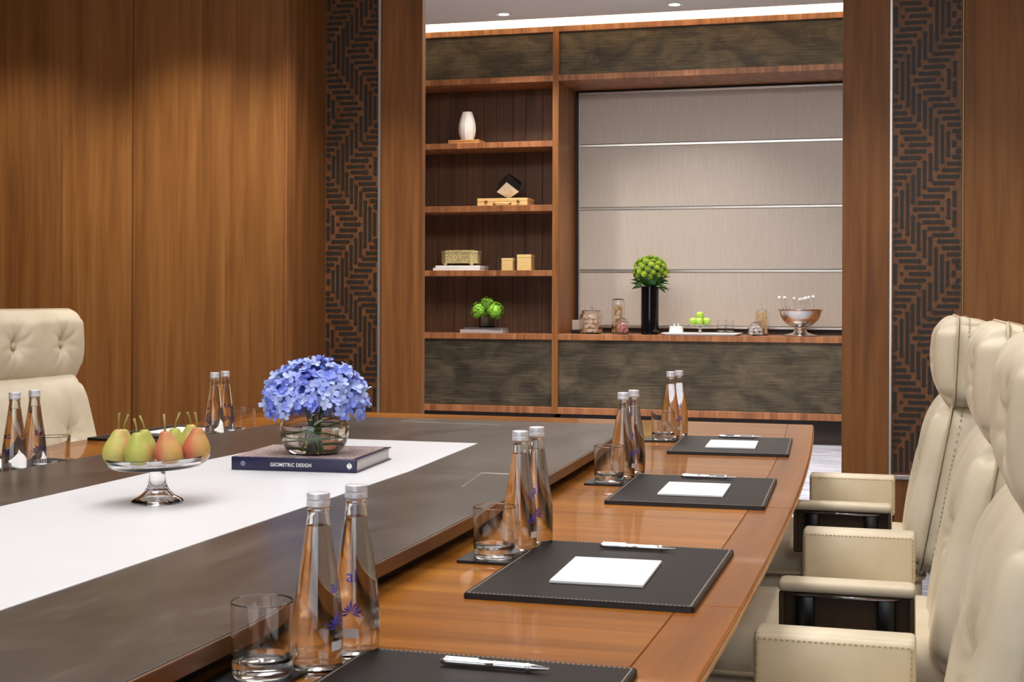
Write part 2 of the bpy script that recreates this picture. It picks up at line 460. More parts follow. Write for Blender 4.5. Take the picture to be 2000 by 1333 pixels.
# far wall with fretwork strips and the opening
fw = struct(link('wall_far', None))
MB().box(-3.1, -2.62, LW + .045, 7.2, 0, CEIL).build('wall_core', M['toe'], fw)
MB().box(-.18, 2.5, LW + .045, 7.2, 0, CEIL).build('wall_core', M['toe'], fw)
MB().box(-2.62, -.18, LW + .045, 7.2, 2.95, CEIL).build('header', M['col'], fw)
MB().box(-2.70, -.10, LW - .005, LW + .045, 2.86, CEIL).build('header', M['col'], fw)
for x0, x1 in ((-2.689, -2.463), (-.338, -.121)):
    MB().rbox(x0, x1, LW - .012, LW + .04, 0, 2.86, .002, 1).build('pilaster', M['col'], fw)
MB().rbox(.214, 2.5, LW - .01, LW + .05, 0, CEIL, .002, 1).build('veneer_panel', M['wall'], fw)
MB().rbox(-.118, .2135, LW - .006, LW + .05, 0, .338, .002, 1).build('base_board', M['col'], fw)
MB().rbox(-3.012, -2.692, LW - .006, LW + .05, 0, .338, .002, 1).build('base_board', M['col'], fw)
for x0, x1 in ((-2.705, -2.690), (-.1205, -.1085)):
    MB().rbox(x0, x1, LW - .02, LW + .04, .34, CEIL, .001, 1).build('metal_strip', M['steelz'], fw)
MB().rbox(-.1085, .2135, LW - .02, LW + .04, .340, .360, .001, 1).build('metal_strip', M['steel'], fw)
MB().rbox(-3.012, -2.705, LW - .02, LW + .04, .340, .360, .001, 1).build('metal_strip', M['steel'], fw)
MB().rbox(.2068, .2135, LW - .015, LW + .04, .36, CEIL, .001, 1).build('metal_strip', M['brasshw'], fw)

# fretwork: bars in a stepped zig-zag; (column, row) lattice, 20 rows to a period, point symmetric
PC, PR = .0263, .0304
def fret_rule():
    H_, V_, D_ = [], [], []
    for k in range(-9, 11):
        a = abs(k)
        H_.append((4.2 - .83 * a, 8.2 - .83 * a, k))
    V_ += [(9, -4.2, 4.2), (10, -3.1, 3.1), (11, -2.1, 2.1), (12, -.6, .6)]
    V_ += [(2, -1.7, 1.7)]
    for c, lo, hi in ((8, 5.25, 1.0), (1, .2, 2.9), (0, .3, 4.0)): pass
    for c in (5, 6, 7, 8):
        hi = 9.2 - 1.12 * (c - 5)
        V_ += [(c, hi - 4.6, hi), (c, -hi, -hi + 4.6)]
    V_ += [(1, .2, 2.9), (1, -2.9, -.2), (0, .35, 4.0), (0, -4.0, -.35)]
    D_ += [(3.1, 0), (0, 0), (12.6, 1.3), (12.6, -1.3), (13.1, 0)]
    H2 = [(13.1 - b_, 13.1 - a_, k + 10) for a_, b_, k in H_]
    V2 = [(13.1 - c, lo + 10, hi + 10) for c, lo, hi in V_ if c not in (5, 6, 7, 8)]
    D2 = [(13.1 - c, k + 10) for c, k in D_]
    return H_ + H2, V_ + V2, D_ + D2
FH, FV, FD = fret_rule()
_bars = {}
def bar_mesh(L):
    key = round(L, 3)
    if key not in _bars:
        h = L / 2; b = .0082; e = .0122
        poly = [(-h, 0), (-h + .007, -e * .72), (-h + .011, -e), (-h + .016, -b), (h - .016, -b), (h - .011, -e), (h - .007, -e * .72), (h, 0), (h - .007, e * .72), (h - .011, e), (h - .016, b), (-h + .016, b), (-h + .011, e), (-h + .007, e * .72)] if L > .034 \
            else [(h * math.cos(q * PI / 4), max(h, .008) * math.sin(q * PI / 4)) for q in range(8)]
        _bars[key] = MB().prism(poly, 0, .004, T=Matrix.Rotation(PI / 2, 4, 'X')).mesh('inlay_bar', M['fretdark'])
    return _bars[key]
def fretwork(x0, x1, c0, z0, z1, ztop, zc):
    """x0..x1 panel, c0 = lattice column at x0, zc = height of row 0"""
    fp = MB().box(x0, x1, LW + .006, LW + .046, z0, CEIL).build('fretwork_panel', M['fret'], fw)
    per = 20 * PR
    for n in range(-8, 8):
        for a, b_, k in FH:
            z = zc + (k + 20 * n) * PR
            if not (z0 + .012 < z < ztop): continue
            xa, xb = max(x0 + .004, x0 + (a - c0) * PC), min(x1 - .004, x0 + (b_ - c0) * PC)
            if xb - xa < .016: continue
            link('inlay_bar', bar_mesh(xb - xa), fp, ((xa + xb) / 2, LW + .0062, z))
        for c, lo, hi in FV:
            x = x0 + (c - c0) * PC
            if not (x0 + .009 < x < x1 - .009): continue
            za, zb = max(z0 + .006, zc + (lo + 20 * n) * PR), min(ztop + .1, zc + (hi + 20 * n) * PR)
            if zb - za < .03: continue
            link('inlay_bar', bar_mesh(zb - za), fp, (x, LW + .0062, (za + zb) / 2), (0, PI / 2, 0))
        for c, k in FD:
            x, z = x0 + (c - c0) * PC, zc + (k + 20 * n) * PR
            if x0 + .009 < x < x1 - .009 and z0 + .012 < z < ztop:
                link('inlay_bar', bar_mesh(.018), fp, (x, LW + .0062, z))
fretwork(-3.012, -2.705, .35, .36, CEIL, 3.06, 2.183)
fretwork(-.1085, .2068, 1.42, .36, CEIL, 3.06, 1.9185)

# ---------------------------------------------------------------- lamps
def downlight(x, y, z, energy, label, col=(1, .92, .82), size=95, blend=.7, lens=12.0, r=.05):
    o = thing('ceiling_downlight', label, 'downlight', (x, y, z), group='recessed ceiling downlights')
    MB().lathe([(r * 1.35, 0), (r * 1.35, -.006), (r, -.008), (r * .96, .0), (r * .9, .02)], 24).build('trim_ring', M['porcelain'], o)
    MB().lathe([(0, -.002), (r * .94, -.002), (r * .94, .004), (0, .004)], 20).build('lens', emit('downlight_lens', (1, .93, .82, 1), lens), o)
    ld = bpy.data.lights.new('downlight_lamp', 'SPOT'); ld.energy = energy * LK; ld.color = col
    ld.spot_size = math.radians(size); ld.spot_blend = blend; ld.shadow_soft_size = .05
    l = link('downlight_lamp', ld, o, (0, 0, -.03))
    return o
def ceiling_panel(x0, x1, y0, y1, s, label, zc=CEIL):
    o = thing('ceiling_light_panel', label, 'ceiling light', ((x0 + x1) / 2, (y0 + y1) / 2, zc))
    a, b = (x1 - x0) / 2, (y1 - y0) / 2
    f = MB()
    for q in ((-a - .05, -a, -b - .05, b + .05), (a, a + .05, -b - .05, b + .05), (-a, a, -b - .05, -b), (-a, a, b, b + .05)):
        f.box(*q, -.05, -.001)
    f.build('frame', M['porcelain'], o)
    MB().box(-a, a, -b, b, -.03, -.02).build('diffuser', emit('panel_diffuser', (1, .975, .945, 1), s * LK), o)
ceiling_panel(-2.1, -.8, -.2, 4.6, 4.3, 'long white glowing ceiling panel above the meeting table')
ceiling_panel(.6, 1.5, -3.0, 4.6, 2.2, 'added long white fill light panel behind the row of chairs')  # unseen panel added to brighten reflections in the bottles and metal
for x, y, e, s in ((-3.5, 5.75, 100, 'veneer pier beside fretwork strip'), (-4.5, 5.75, 74, 'outer veneer pier panels'),
                   (-2.55, 5.95, 110, 'wide opening edge near fretwork'), (-.05, 5.9, 80, 'fretwork strip behind the chair row'),
                   (.9, 5.6, 14, 'plain veneer beyond the chairs'), (.25, 3.7, 34, 'two farthest chairs of the near row'),
                   (.35, 2.2, 30, 'chair closest to the camera'), (-3.3, 3.6, 40, 'tufted chair across the table')):
    downlight(x, y, CEIL, e, 'recessed meeting room downlight over the ' + s)
for x, y, s in ((-3.268, 11.12, 'shelves of the bookcase'), (-1.849, 11.1, 'counter niche of the bookcase')):
    downlight(x, y, ACEIL, 150, 'recessed white ceiling downlight in front of the ' + s, (1, .93, .86), 110, .9, 14, .045)
for x, y, e in ((-3.2, 9.2, 350), (-.6, 9.2, 430)):
    downlight(x, y, ACEIL, e, 'recessed anteroom downlight nearer the opening above ' + ('shelf bay' if x < -2 else 'counter niche'), (1, .93, .86), 120, .9, 10, .06)
ceiling_panel(-3.6, .4, 7.6, 8.9, 10.0, 'added wide white fill light panel in the anteroom', ACEIL)  # unseen panel added for soft frontal light into the shelves
o = thing('cove_light_strip', 'glowing warm light strip hidden along the cove above the bookcase', 'light strip', (-1.6, 11.95, 3.527))
MB().rbox(-4.2, 4.2, -.03, .03, 0, .03, .004, 1).build('diffuser', emit('cove_diffuser', (1, .88, .66, 1), 38 * LK), o)
MB().box(-4.2, 4.2, -.04, .04, -.012, -.0005).build('channel', M['steel'], o)

# ---------------------------------------------------------------- bookcase
bk = thing('bookcase', 'tall walnut built-in bookcase with bronze panels, open shelves and grey counter niche', 'bookcase', (-1.4, B, 0))
def bp(name, mat, x0, x1, y0, y1, z0, z1, r=.002, parent=bk):
    return MB().rbox(x0 + 1.4, x1 + 1.4, y0 - B, y1 - B, z0, z1, r, 1).build(name, mat, parent)
XL, XD0, XD1, XE0, XE1, XR = -4.70, -2.983, -2.929, .129, .183, 1.90
for x0, x1 in ((XL - .05, XL), (XD0, XD1), (XE0, XE1), (XR, XR + .05)):
    bp('upright', M['col'], x0, x1, B, NB, .2, 3.51)
for x0, x1 in ((XL, XD0), (XD1, XE0), (XE1, XR)):
    bp('top_rail', M['shelf'], x0, x1, B + .001, NB, 3.46, 3.51)
    bp('lintel_rail', M['shelf'], x0, x1, B + .001, NB, 3.04, 3.09)
    bp('counter_board', M['shelf'], x0, x1, B + .001, NB, .832, .882)
    bp('bottom_rail', M['shelf'], x0, x1, B + .001, NB, .202, .258)
    bp('bronze_panel', M['bronze'], x0, x1, B + .03, B + .05, 3.09, 3.46)
    for a, b_ in ((.258, .452), (.4535, .655), (.6565, .832)):
        bp('bronze_panel', M['bronze'], x0, x1, B + .03, B + .05, a, b_, .0012)
    bp('plinth', M['toe'], x0, x1, B + .10, B + .13, 0, .202)
for x0, x1 in ((XL, XD0), (XE1, XR)):
    for z0, z1 in ((2.484, 2.533), (1.933, 1.986), (1.377, 1.426)):
        bp('shelf', M['shelf'], x0, x1, B + .002, B + .42, z0, z1)
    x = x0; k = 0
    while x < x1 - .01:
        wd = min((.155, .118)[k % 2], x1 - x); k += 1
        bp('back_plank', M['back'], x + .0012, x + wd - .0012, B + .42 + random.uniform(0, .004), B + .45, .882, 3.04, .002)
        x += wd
bp('niche_back', M['toe'], XD1, XE0, NB - .02, NB, .882, 3.04)
bars = [.927, 1.419, 1.972, 2.534, 3.0]
for i in range(4):
    bp('fabric_panel', M['silk'], -2.885, XE0 - .04, NB - .05, NB - .02, bars[i] + .024, bars[i + 1] - .001, .003)
for z in bars:
    bp('metal_bar', M['steel'], -2.889, XE0 - .036, NB - .056, NB - .02, z, z + .020, .002)
bp('metal_bar', M['steelz'], -2.893, -2.885, NB - .06, NB - .02, .93, 3.02, .001)

# ---------------------------------------------------------------- meeting table
def tw(y): return 1.148 - .0118 * (y - 2.1) ** 2
def pw(y): return .612 - .0135 * (y - 2.0) ** 2
tb = thing('meeting_table', 'long boat-shaped walnut meeting table with raised grey centre and white inlay', 'table', (CXT, 2.1, 0))
def strip_poly(f0, f1, y0, y1, n=10):
    ys = [y0 + (y1 - y0) * k / n for k in range(n + 1)]
    return [(f0(y), y - 2.1) for y in ys] + [(f1(y), y - 2.1) for y in reversed(ys)]
def slab(name, mat, poly, z0, z1, bev=.00012, parent=tb):
    b = bmesh.new()
    vs = [b.verts.new((x, y, z0)) for x, y in poly]; ft = b.faces.new(vs)
    r = bmesh.ops.extrude_face_region(b, geom=[ft])
    for v in [e for e in r['geom'] if isinstance(e, bmesh.types.BMVert)]: v.co.z = z1
    bmesh.ops.recalc_face_normals(b, faces=b.faces)
    ed = [e for e in b.edges if abs(e.verts[0].co.z - z1) < 1e-6 and abs(e.verts[1].co.z - z1) < 1e-6]
    bmesh.ops.bevel(b, geom=ed, offset=bev, segments=2, profile=.5, affect='EDGES', clamp_overlap=True)
    return MB().bm(b).build(name, mat, parent)
G = .00004
joints = [-.92, 1.05, 2.06, 3.07, 4.36]
EB = .09
for s in (1, -1):
    for y0, y1 in zip(joints, joints[1:]):
        slab('border_board', M['table_x'], strip_poly(lambda y: s * .30, lambda y: s * (tw(y) - EB), y0 + G, y1 - G), .70, TAB)
    for y0, y1 in zip(joints, joints[1:-1] + [5.13]):
        slab('edge_band', M['table_y'], strip_poly(lambda y: s * (tw(y) - EB + G), lambda y: s * tw(y), y0 + G, y1 - G), .724, TAB, .003)
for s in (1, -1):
    slab('edge_glint_strip', M['tan'], strip_poly(lambda y: s * (tw(y) + .0001), lambda y: s * (tw(y) + .002), -.92, 5.13, 20), .7285, .7345, .0005)  # pale strip stands in for light glinting off the polished edge bevel
def endboard(s): return strip_poly(lambda y: -(tw(y) - EB), lambda y: tw(y) - EB, 4.36 + G, 5.13, 6)
slab('end_board', M['table_x'], endboard(1), .724, TAB, .002)
slab('under_frame', M['toe'], strip_poly(lambda y: -(tw(y) - .16), lambda y: tw(y) - .16, -.72, 4.95), .63, .6995)
for y in (.2, 4.0):
    MB().rbox(-.5, .5, y - 2.1 - .45, y - 2.1 + .45, 0, .64, .01).build('pedestal', M['col'], tb)
PJ = [-.39, 3.07, 4.39]
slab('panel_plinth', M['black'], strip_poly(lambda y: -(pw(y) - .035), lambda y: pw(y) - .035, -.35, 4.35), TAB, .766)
for y0, y1 in zip(PJ, PJ[1:]):
    slab('panel_slab', M['slabside'], strip_poly(lambda y: -pw(y), lambda y: pw(y), y0 + G, y1 - G, 14), .766, .7885, .002)
    slab('stone_top', M['stone'], strip_poly(lambda y: -(pw(y) - .003), lambda y: pw(y) - .003, y0 + G, y1 - G, 14), .7885, PAN, .0008)
def rw(y): return .275 if 1.0 < y < 3.03 else .275 - .056 * (y - 3.03 if y > 3 else 1.0 - y)
for y0, y1 in ((.35, 1.0), (1.0, 3.03), (3.03, 3.68)):
    slab('white_inlay', M['white_inlay'], strip_poly(lambda y: -rw(y), lambda y: rw(y), y0 + .0002, y1 - .0002, 2), PAN, PAN + .0012, .0005)
for pts in (((.47, 2.83), (.44, 3.067)), ((.44, 3.069), (.594, 3.069)), ((-.20, 4.265), (.13, 4.25)), ((-.20, 4.265), (-.18, 4.36))):
    (xa, ya), (xb, yb) = pts
    d = Vector((xb - xa, yb - ya)).normalized(); nn = Vector((-d.y, d.x)) * .0012
    slab('flap_edge', M['steel'], [(xa - nn.x, ya - 2.1 - nn.y), (xb - nn.x, yb - 2.1 - nn.y), (xb + nn.x, yb - 2.1 + nn.y), (xa + nn.x, ya - 2.1 + nn.y)], PAN - .001, PAN + .0004, .0002)

# ---------------------------------------------------------------- chairs
def pillow(w, h, th, rc=.04, re=.05, nu=26, nv=22, bulge=.012, tufts=(), taper=0, wr=0.0, seed=0, rtop=None, rbot=None):
    """front half of an upholstered cushion: lateral a, height b (0..h), outward n"""
    rnd = random.Random(seed)
    ph = [rnd.uniform(0, 6.28) for _ in range(8)]
    vs, fs = [], []
    def sp(i, n):
        q = -1 + 2 * i / n
        return math.copysign(1 - (1 - abs(q)) ** (1.18 if tufts else 1.35), q)
    for j in range(nv + 1):
        for i in range(nu + 1):
            s_, t_ = sp(i, nu), sp(j, nv)
            a, b = s_ * w / 2, t_ * h / 2; a0, b0 = a, b
            e = min(w / 2 - abs(a), h / 2 - abs(b))
            va, vb = abs(a) - (w / 2 - rc), abs(b) - (h / 2 - rc)
            if va > 0 and vb > 0:
                L = math.hypot(va, vb); k = max(va, vb) / L
                a = math.copysign(w / 2 - rc + va * k, a); b = math.copysign(h / 2 - rc + vb * k, b)
            q = min((w / 2 - abs(a0)) / re, 1); q2 = min((h / 2 - abs(b0)) / ((rtop if b0 > 0 else rbot) or re), 1)
            q = 1 - min(1, math.hypot(1 - q, 1 - q2))
            n = th * math.sqrt(max(0, 1 - (1 - q) ** 2)) + bulge * (1 - s_ * s_) * (1 - t_ * t_)
            for ta, tbb in tufts:
                da, db = a - ta, b - tbb
                r2 = (da * da + db * db)
                n -= .030 * math.exp(-r2 / .0011) + .010 * math.exp(-(da / .009) ** 2 - (db / .065) ** 2)
                ang = math.atan2(db, da); rr = math.sqrt(r2)
                n -= .008 * math.exp(-((rr - .045) / .035) ** 2) * max(0, math.cos(9 * ang + ph[0])) * (.35 + .65 * abs(math.sin(ang)))
            if wr:
                n += wr * q * (math.sin(a * 38 + ph[1] + 2 * math.sin(b * 9 + ph[2])) * .5 + math.sin(a * 21 - b * 13 + ph[3]) * .5)
            a *= 1 - taper * (b / h)
            vs.append((a, b + h / 2, n))
    W = nu + 1
    for j in range(nv):
        for i in range(nu):
            fs.append((j * W + i, j * W + i + 1, (j + 1) * W + i + 1, (j + 1) * W + i))
    rim = [i for i in range(nu)] + [j * W + nu for j in range(nv)] + [nv * W + i for i in range(nu, 0, -1)] + [j * W for j in range(nv, 0, -1)]
    fs.append(tuple(reversed(rim)))
    return vs, fs, [vs[i] for i in rim]
def placed(vs, x0, z0, t, flip=1):
    return [(x0 - math.sin(t) * b + flip * math.cos(t) * n, a, z0 + math.cos(t) * b + flip * math.sin(t) * n) for a, b, n in vs]
def cush(name, vs, fs, mat, parent, smooth=True):
    return MB().add(vs, fs, smooth).build(name, mat, parent)

def make_chair():
    ch = thing('executive_chair', 'x', 'chair', group='cream leather chairs around the table')
    T1 = .19
    # backrest: front cushion, rear shell
    x0, z0 = -.262, .44
    Lb = .485
    tf = [(-.12, .02), (.12, .02)]
    v, f, rim = pillow(.60, Lb, .052, .07, .055, 72, 60, .014, tf, .13, .0045, 1, rtop=.12)
    bkc = cush('backrest', placed(v, x0, z0, T1), f, M['leather'], ch)
    MB().tube(placed([(a, b, .004) for a, b, n in rim], x0, z0, T1), .0034, 6, closed=True).build('piping', M['leather_seam'], bkc)
    for a, b in tf:
        q = placed([(a * .99, b + Lb / 2, .040)], x0, z0, T1)[0]
        MB().lathe([(0, .008), (.009, .005), (.012, 0), (0, -.002)], 14, T=Matrix.Translation(q) @ Matrix.Rotation(PI / 2, 4, 'Y')).build('button', M['leather_seam'], bkc)
    v, f, rim2 = pillow(.596, Lb - .004, .105, .07, .03, 24, 24, .008, (), .13, 0, 2)
    sh = cush('back_shell', placed([(a, b + .002, n) for a, b, n in v], x0 - .002, z0, T1, -1), f, M['leather'], ch)
    def stitches(rim, x, z, t, n, flip, parent, step=.012):
        mb = MB(); acc = 0
        R = placed([(a, b, n) for a, b, _ in rim], x, z, t, flip)
        for p, q in zip(R, R[1:] + R[:1]):
            p, q = Vector(p), Vector(q); L = (q - p).length
            if L < 1e-5: continue
            k = max(1, int(L / step))
            for j in range(k):
                c = p.lerp(q, (j + .5) / k); d = (q - p).normalized() * .0035
                mb.tube([c - d, c + d], .0016, 4)
        mb.build('stitching', M['stitch'], parent, kind='stuff')
    stitches([(a * 1.0, b + .002, 0) for a, b, n in rim2], x0 - .002, z0, T1, .022, -1, sh)
    # headrest
    xh, zh, th = -.352, .893, .05
    tf = [(-.135, .0), (.135, .0)]
    v, f, rim = pillow(.60, .25, .052, .055, .05, 72, 40, .016, tf, .02, .003, 3, rtop=.06, rbot=.13)
    hd = cush('headrest', placed(v, xh, zh, th), f, M['leather'], ch)
    MB().tube(placed([(a, b, .003) for a, b, n in rim], xh, zh, th), .0034, 6, closed=True).build('piping', M['leather_seam'], hd)
    for a, b in tf:
        q = placed([(a, b + .125, .040)], xh, zh, th)[0]
        MB().lathe([(0, .008), (.009, .005), (.012, 0), (0, -.002)], 14, T=Matrix.Translation(q) @ Matrix.Rotation(PI / 2, 4, 'Y')).build('button', M['leather_seam'], hd)
    v, f, rim2 = pillow(.596, .246, .11, .055, .03, 24, 18, .006, (), .02, 0, 4)
    sh = cush('headrest_shell', placed([(a, b + .002, n) for a, b, n in v], xh - .002, zh, th, -1), f, M['leather'], ch)
    stitches([(a, b + .002, 0) for a, b, n in rim2], xh - .002, zh, th, .024, -1, sh)
    # seat
    v, f, rim = pillow(.575, .53, .075, .06, .06, 24, 22, .014, (), 0, .002, 5)
    S = [(-.275 + b, a, .425 + n) for a, b, n in v]
    st = cush('seat', S, f, M['leather'], ch)
    MB().tube([(-.275 + b, a, .426) for a, b, n in rim], .006, 6, closed=True).build('piping', M['leather_seam'], st)
    MB().rbox(-.27, .25, -.28, .28, .35, .424, .03, 3).build('seat_shell', M['leather'], ch)
    # armrests
    for s in (1, -1):
        y0 = .305 * s
        ar = link('armrest', None, ch)
        mb = MB().rbox(-.19, .072, min(y0, y0 - s * .03), max(y0, y0 - s * .03), .512, .632, .012, 3)
        mb.build('inner_panel', M['leather'], ar)
        MB().rbox(-.19, .072, min(y0 - s * .012, y0 + s * .05), max(y0 - s * .012, y0 + s * .05), .612, .634, .009, 3).build('top_pad', M['leather'], ar)
        MB().rbox(-.188, .070, min(y0 + s * .002, y0 + s * .012), max(y0 + s * .002, y0 + s * .012), .49, .611, .002, 1).build('outer_panel', M['armdark'], ar)
        MB().rbox(-.188, -.179, min(y0, y0 + s * .045), max(y0, y0 + s * .045), .50, .611, .002, 1).build('end_lip', M['armdark'], ar)
        MB().rbox(.061, .070, min(y0, y0 + s * .045), max(y0, y0 + s * .045), .50, .611, .002, 1).build('end_lip', M['armdark'], ar)
        for xa in (-.135, .02):
            MB().rbox(xa - .018, xa + .018, min(y0 + s * .014, y0 + s * .032), max(y0 + s * .014, y0 + s * .032), .40, .604, .003, 2).build('bracket', M['blackmetal'], ar)
        MB().tube([(-.16, y0 + s * .034, .605), (.045, y0 + s * .034, .605)], .004, 8).build('rail', M['chrome'], ar)
        MB().rbox(-.16, .04, min(y0 - s * .09, y0 + s * .03), max(y0 - s * .09, y0 + s * .03), .385, .400, .003, 1).build('support_plate', M['blackmetal'], ar)
        yin = y0 - s * .0302
        pts = [(-.183, .519), (.065, .519), (.065, .625), (-.183, .625)]
        mb = MB()
        for (xa, za), (xb, zb) in zip(pts, pts[1:] + pts[:1]):
            L = math.hypot(xb - xa, zb - za); k = int(L / .009)
            for j in range(k):
                f0, f1 = (j + .15) / k, (j + .75) / k
                mb.tube([(xa + (xb - xa) * f0, yin, za + (zb - za) * f0), (xa + (xb - xa) * f1, yin, za + (zb - za) * f1)], .0012, 4)
        mb.build('stitching', M['stitch'], ar, kind='stuff')
    MB().lathe([(.0, .06), (.03, .06), (.03, .2), (.022, .2), (.022, .35), (0, .35)], 20).build('column', M['chrome'], ch)
    for k in range(5):
        a = 2 * PI * k / 5 + .3
        lg = MB().rbox(.0, .31, -.022, .022, .07, .10, .008, 2, T=Matrix.Rotation(a, 4, 'Z')).build('base_leg', M['chrome'], ch)
        MB().lathe([(0, -.012), (.028, -.012), (.03, -.006), (.03, .006), (.028, .012), (0, .012)], 16, T=Matrix.Rotation(a, 4, 'Z') @ Matrix.Translation((.29, 0, .0305)) @ Matrix.Rotation(PI / 2, 4, 'X')).build('caster', M['blackmat'], lg)
    return ch
chair0 = make_chair()
chair0['label'] = 'cream leather chair in the row by the camera, farthest one, next to the fretwork'
chair0.location = (-.25, 4.27, 0); chair0.rotation_euler = (0, 0, PI + .0)
dup(chair0, (-.188, 3.17, 0), PI + .0, 'cream leather chair in the middle of the near row of three')
dup(chair0, (-.187, 2.09, 0), PI, 'cream leather chair of the near row cut off by the frame, closest to camera')
dup(chair0, (-2.605, 4.235, 0), 0.0, 'cream leather chair with tufted headrest alone across the table against the veneer wall')

# ---------------------------------------------------------------- table settings
def rrect(x, y, r, n=5):
    out = []
    for cx, cy, a0 in ((x - r, y - r, 0), (-x + r, y - r, 90), (-x + r, -y + r, 180), (x - r, -y + r, 270)):
        for k in range(n + 1):
            a = math.radians(a0 + 90 * k / n); out.append((cx + r * math.cos(a), cy + r * math.sin(a)))
    return out
PW, PL, PT = .346, .485, .008
def make_pad():
    o = thing('desk_pad', 'x', 'desk pad', group='leather desk pads on the table')
    MB().prism(rrect(PW / 2, PL / 2, .006), 0, PT - .001).build('base', M['padedge'], o)
    MB().prism(rrect(PW / 2 - .001, PL / 2 - .001, .006), PT - .001, PT).build('leather_top', M['pad'], o)
    mb = MB()
    for x0, y0, x1, y1 in ((-1, -1, 1, -1), (1, -1, 1, 1), (1, 1, -1, 1), (-1, 1, -1, -1)):
        a = Vector((x0 * (PW / 2 - .006), y0 * (PL / 2 - .006), PT)); b = Vector((x1 * (PW / 2 - .006), y1 * (PL / 2 - .006), PT))
        k = int((b - a).length / .0062)
        d = (b - a) / k; nn = Vector((-d.y, d.x, 0)).normalized() * .0008
        for j in range(k):
            p, q = a + d * (j + .15), a + d * (j + .75); up = Vector((0, 0, .0006))
            vs = [p - nn, q - nn, q + nn, p + nn, p - nn + up, q - nn + up, q + nn + up, p + nn + up]
            mb.add(vs, [(4, 5, 6, 7), (0, 1, 5, 4), (1, 2, 6, 5), (2, 3, 7, 6), (3, 0, 4, 7)])
    mb.build('stitching', M['padstitch'], o, kind='stuff')
    return o
def make_pen():
    o = thing('pen', 'x', 'pen', group='silver pens on the desk pads')
    R = Matrix.Rotation(PI / 2, 4, 'Y')
    MB().lathe([(0, -.066), (.003, -.066), (.0048, -.06), (.0048, .0), (.0050, .0005), (.0050, .003), (.0046, .0035), (.0044, .045), (.0012, .068), (0, .069)], 14, T=R).build('barrel', M['chrome'], o)
    MB().rbox(-.060, -.018, -.0012, .0012, .0045, .0062, .0005, 1).build('clip', M['chrome'], o)
    MB().lathe([(.0049, .040), (.0052, .041), (.0052, .044), (.0045, .045)], 14, T=R).build('grip_ring', M['steel'], o)
    return o
def make_bottle():
    o = thing('water_bottle', 'x', 'bottle', group='glass water bottles on the table')
    outer = [(0, .003), (.016, .0015), (.0235, 0), (.0275, .003), (.0292, .010), (.0300, .03), (.0302, .045), (.0298, .06), (.0283, .08), (.0255, .102),
             (.0222, .124), (.0188, .146), (.0160, .166), (.0142, .180), (.0130, .188), (.0126, .193), (.0134, .194), (.0134, .197), (.0122, .198), (.0122, .212)]
    inner = [(.0098, .212), (.0098, .196), (.0106, .186), (.0117, .178), (.0135, .164), (.0163, .144), (.0197, .122), (.0230, .100),
             (.0258, .078), (.0273, .059), (.0277, .044), (.0275, .028), (.0262, .012), (.0215, .007), (0, .008)]
    MB().lathe(outer + inner, 36).build('glass_body', M['bottleglass'], o)
    MB().lathe([(0, .1759), (.0122, .1759)] + [(r + .0003, z) for r, z in inner[4:-1]] + [(0, .0077)], 36).build('water', M['water'], o)
    MB().lathe([(.0, .2155), (.0125, .2155), (.0138, .2145), (.0140, .2075), (.0134, .2068), (.0134, .2060), (.0142, .2052), (.0142, .1990), (.0136, .1985), (.0125, .1985), (.0125, .2125), (0, .2125)], 32).build('cap', M['cap'], o)
    # print on the glass: purple letters, a splash and a small pale block, bent round the body
    def rad(z):
        for (r0, z0), (r1, z1) in zip(outer, outer[1:]):
            if z0 <= z <= z1 and z1 > z0: return r0 + (r1 - r0) * (z - z0) / (z1 - z0) + .00025
        return .03
    def wrap(vs, fs, mat, name):
        MB().add([(rad(z) * math.cos(x / rad(z)), rad(z) * math.sin(x / rad(z)), z) for x, z in vs], fs).build(name, mat, o)
    cu = bpy.data.curves.new('t', 'FONT'); cu.body = 'al'; cu.size = .022; cu.align_x = 'CENTER'
    to = bpy.data.objects.new('t', cu); C.objects.link(to)
    me = bpy.data.meshes.new_from_object(to.evaluated_get(bpy.context.evaluated_depsgraph_get()))
    wrap([(v.co.x, v.co.y + .098) for v in me.vertices], [tuple(p.vertices) for p in me.polygons], M['print'], 'printed_letters')
    bpy.data.objects.remove(to); bpy.data.meshes.remove(me)
    vs, fs = [], []
    rnd = random.Random(3)
    for k in range(9):
        a = PI * (-.1 + 1.2 * k / 8); L = rnd.uniform(.012, .020); ca, sa = math.cos(a), math.sin(a); i = len(vs)
        for r_, w_ in ((.001, 0), (.6 * L, .0016), (L, 0), (.6 * L, -.0016)): vs.append((r_ * ca - w_ * sa, .060 + r_ * sa + w_ * ca))
        fs.append((i, i + 1, i + 2, i + 3))
    wrap(vs, fs, M['print'], 'printed_splash')
    vs, fs = [], []
    for k in range(9):
        x = -.0125 + k * .003; i = len(vs)
        vs += [(x * .7, .030), ((x + .0026) * .7, .030), ((x + .0026) * .7, .041), (x * .7, .041)]; fs.append((i, i + 1, i + 2, i + 3))
    wrap(vs, fs, M['printw'], 'printed_block')
    return o
def make_tumbler():
    o = thing('tumbler_glass', 'x', 'glass', group='clear tumblers on the table')
    MB().lathe([(0, .002), (.030, 0), (.0345, .003), (.0352, .012), (.0368, .086), (.0362, .0872), (.0352, .086), (.0338, .022), (.030, .0165), (.02, .0150), (0, .0146)], 40).build('glass_body', M['glass'], o)
    MB().lathe([(.0300, .0001), (.0325, .0001), (.0345, .0028), (.0335, .0028)], 40).build('foot_ring', M['glass'], o)
    return o
pad0, pen0, bot0, tum0 = make_pad(), make_pen(), make_bottle(), make_tumbler()
note_me = MB().rbox(-.073, .073, -.103, .103, 0, .0045, .0006, 1).mesh('notepad', M['paper'])
coast_me = MB().prism(rrect(.048, .048, .004), 0, .0045).mesh('coaster', M['padedge'])
used = {}
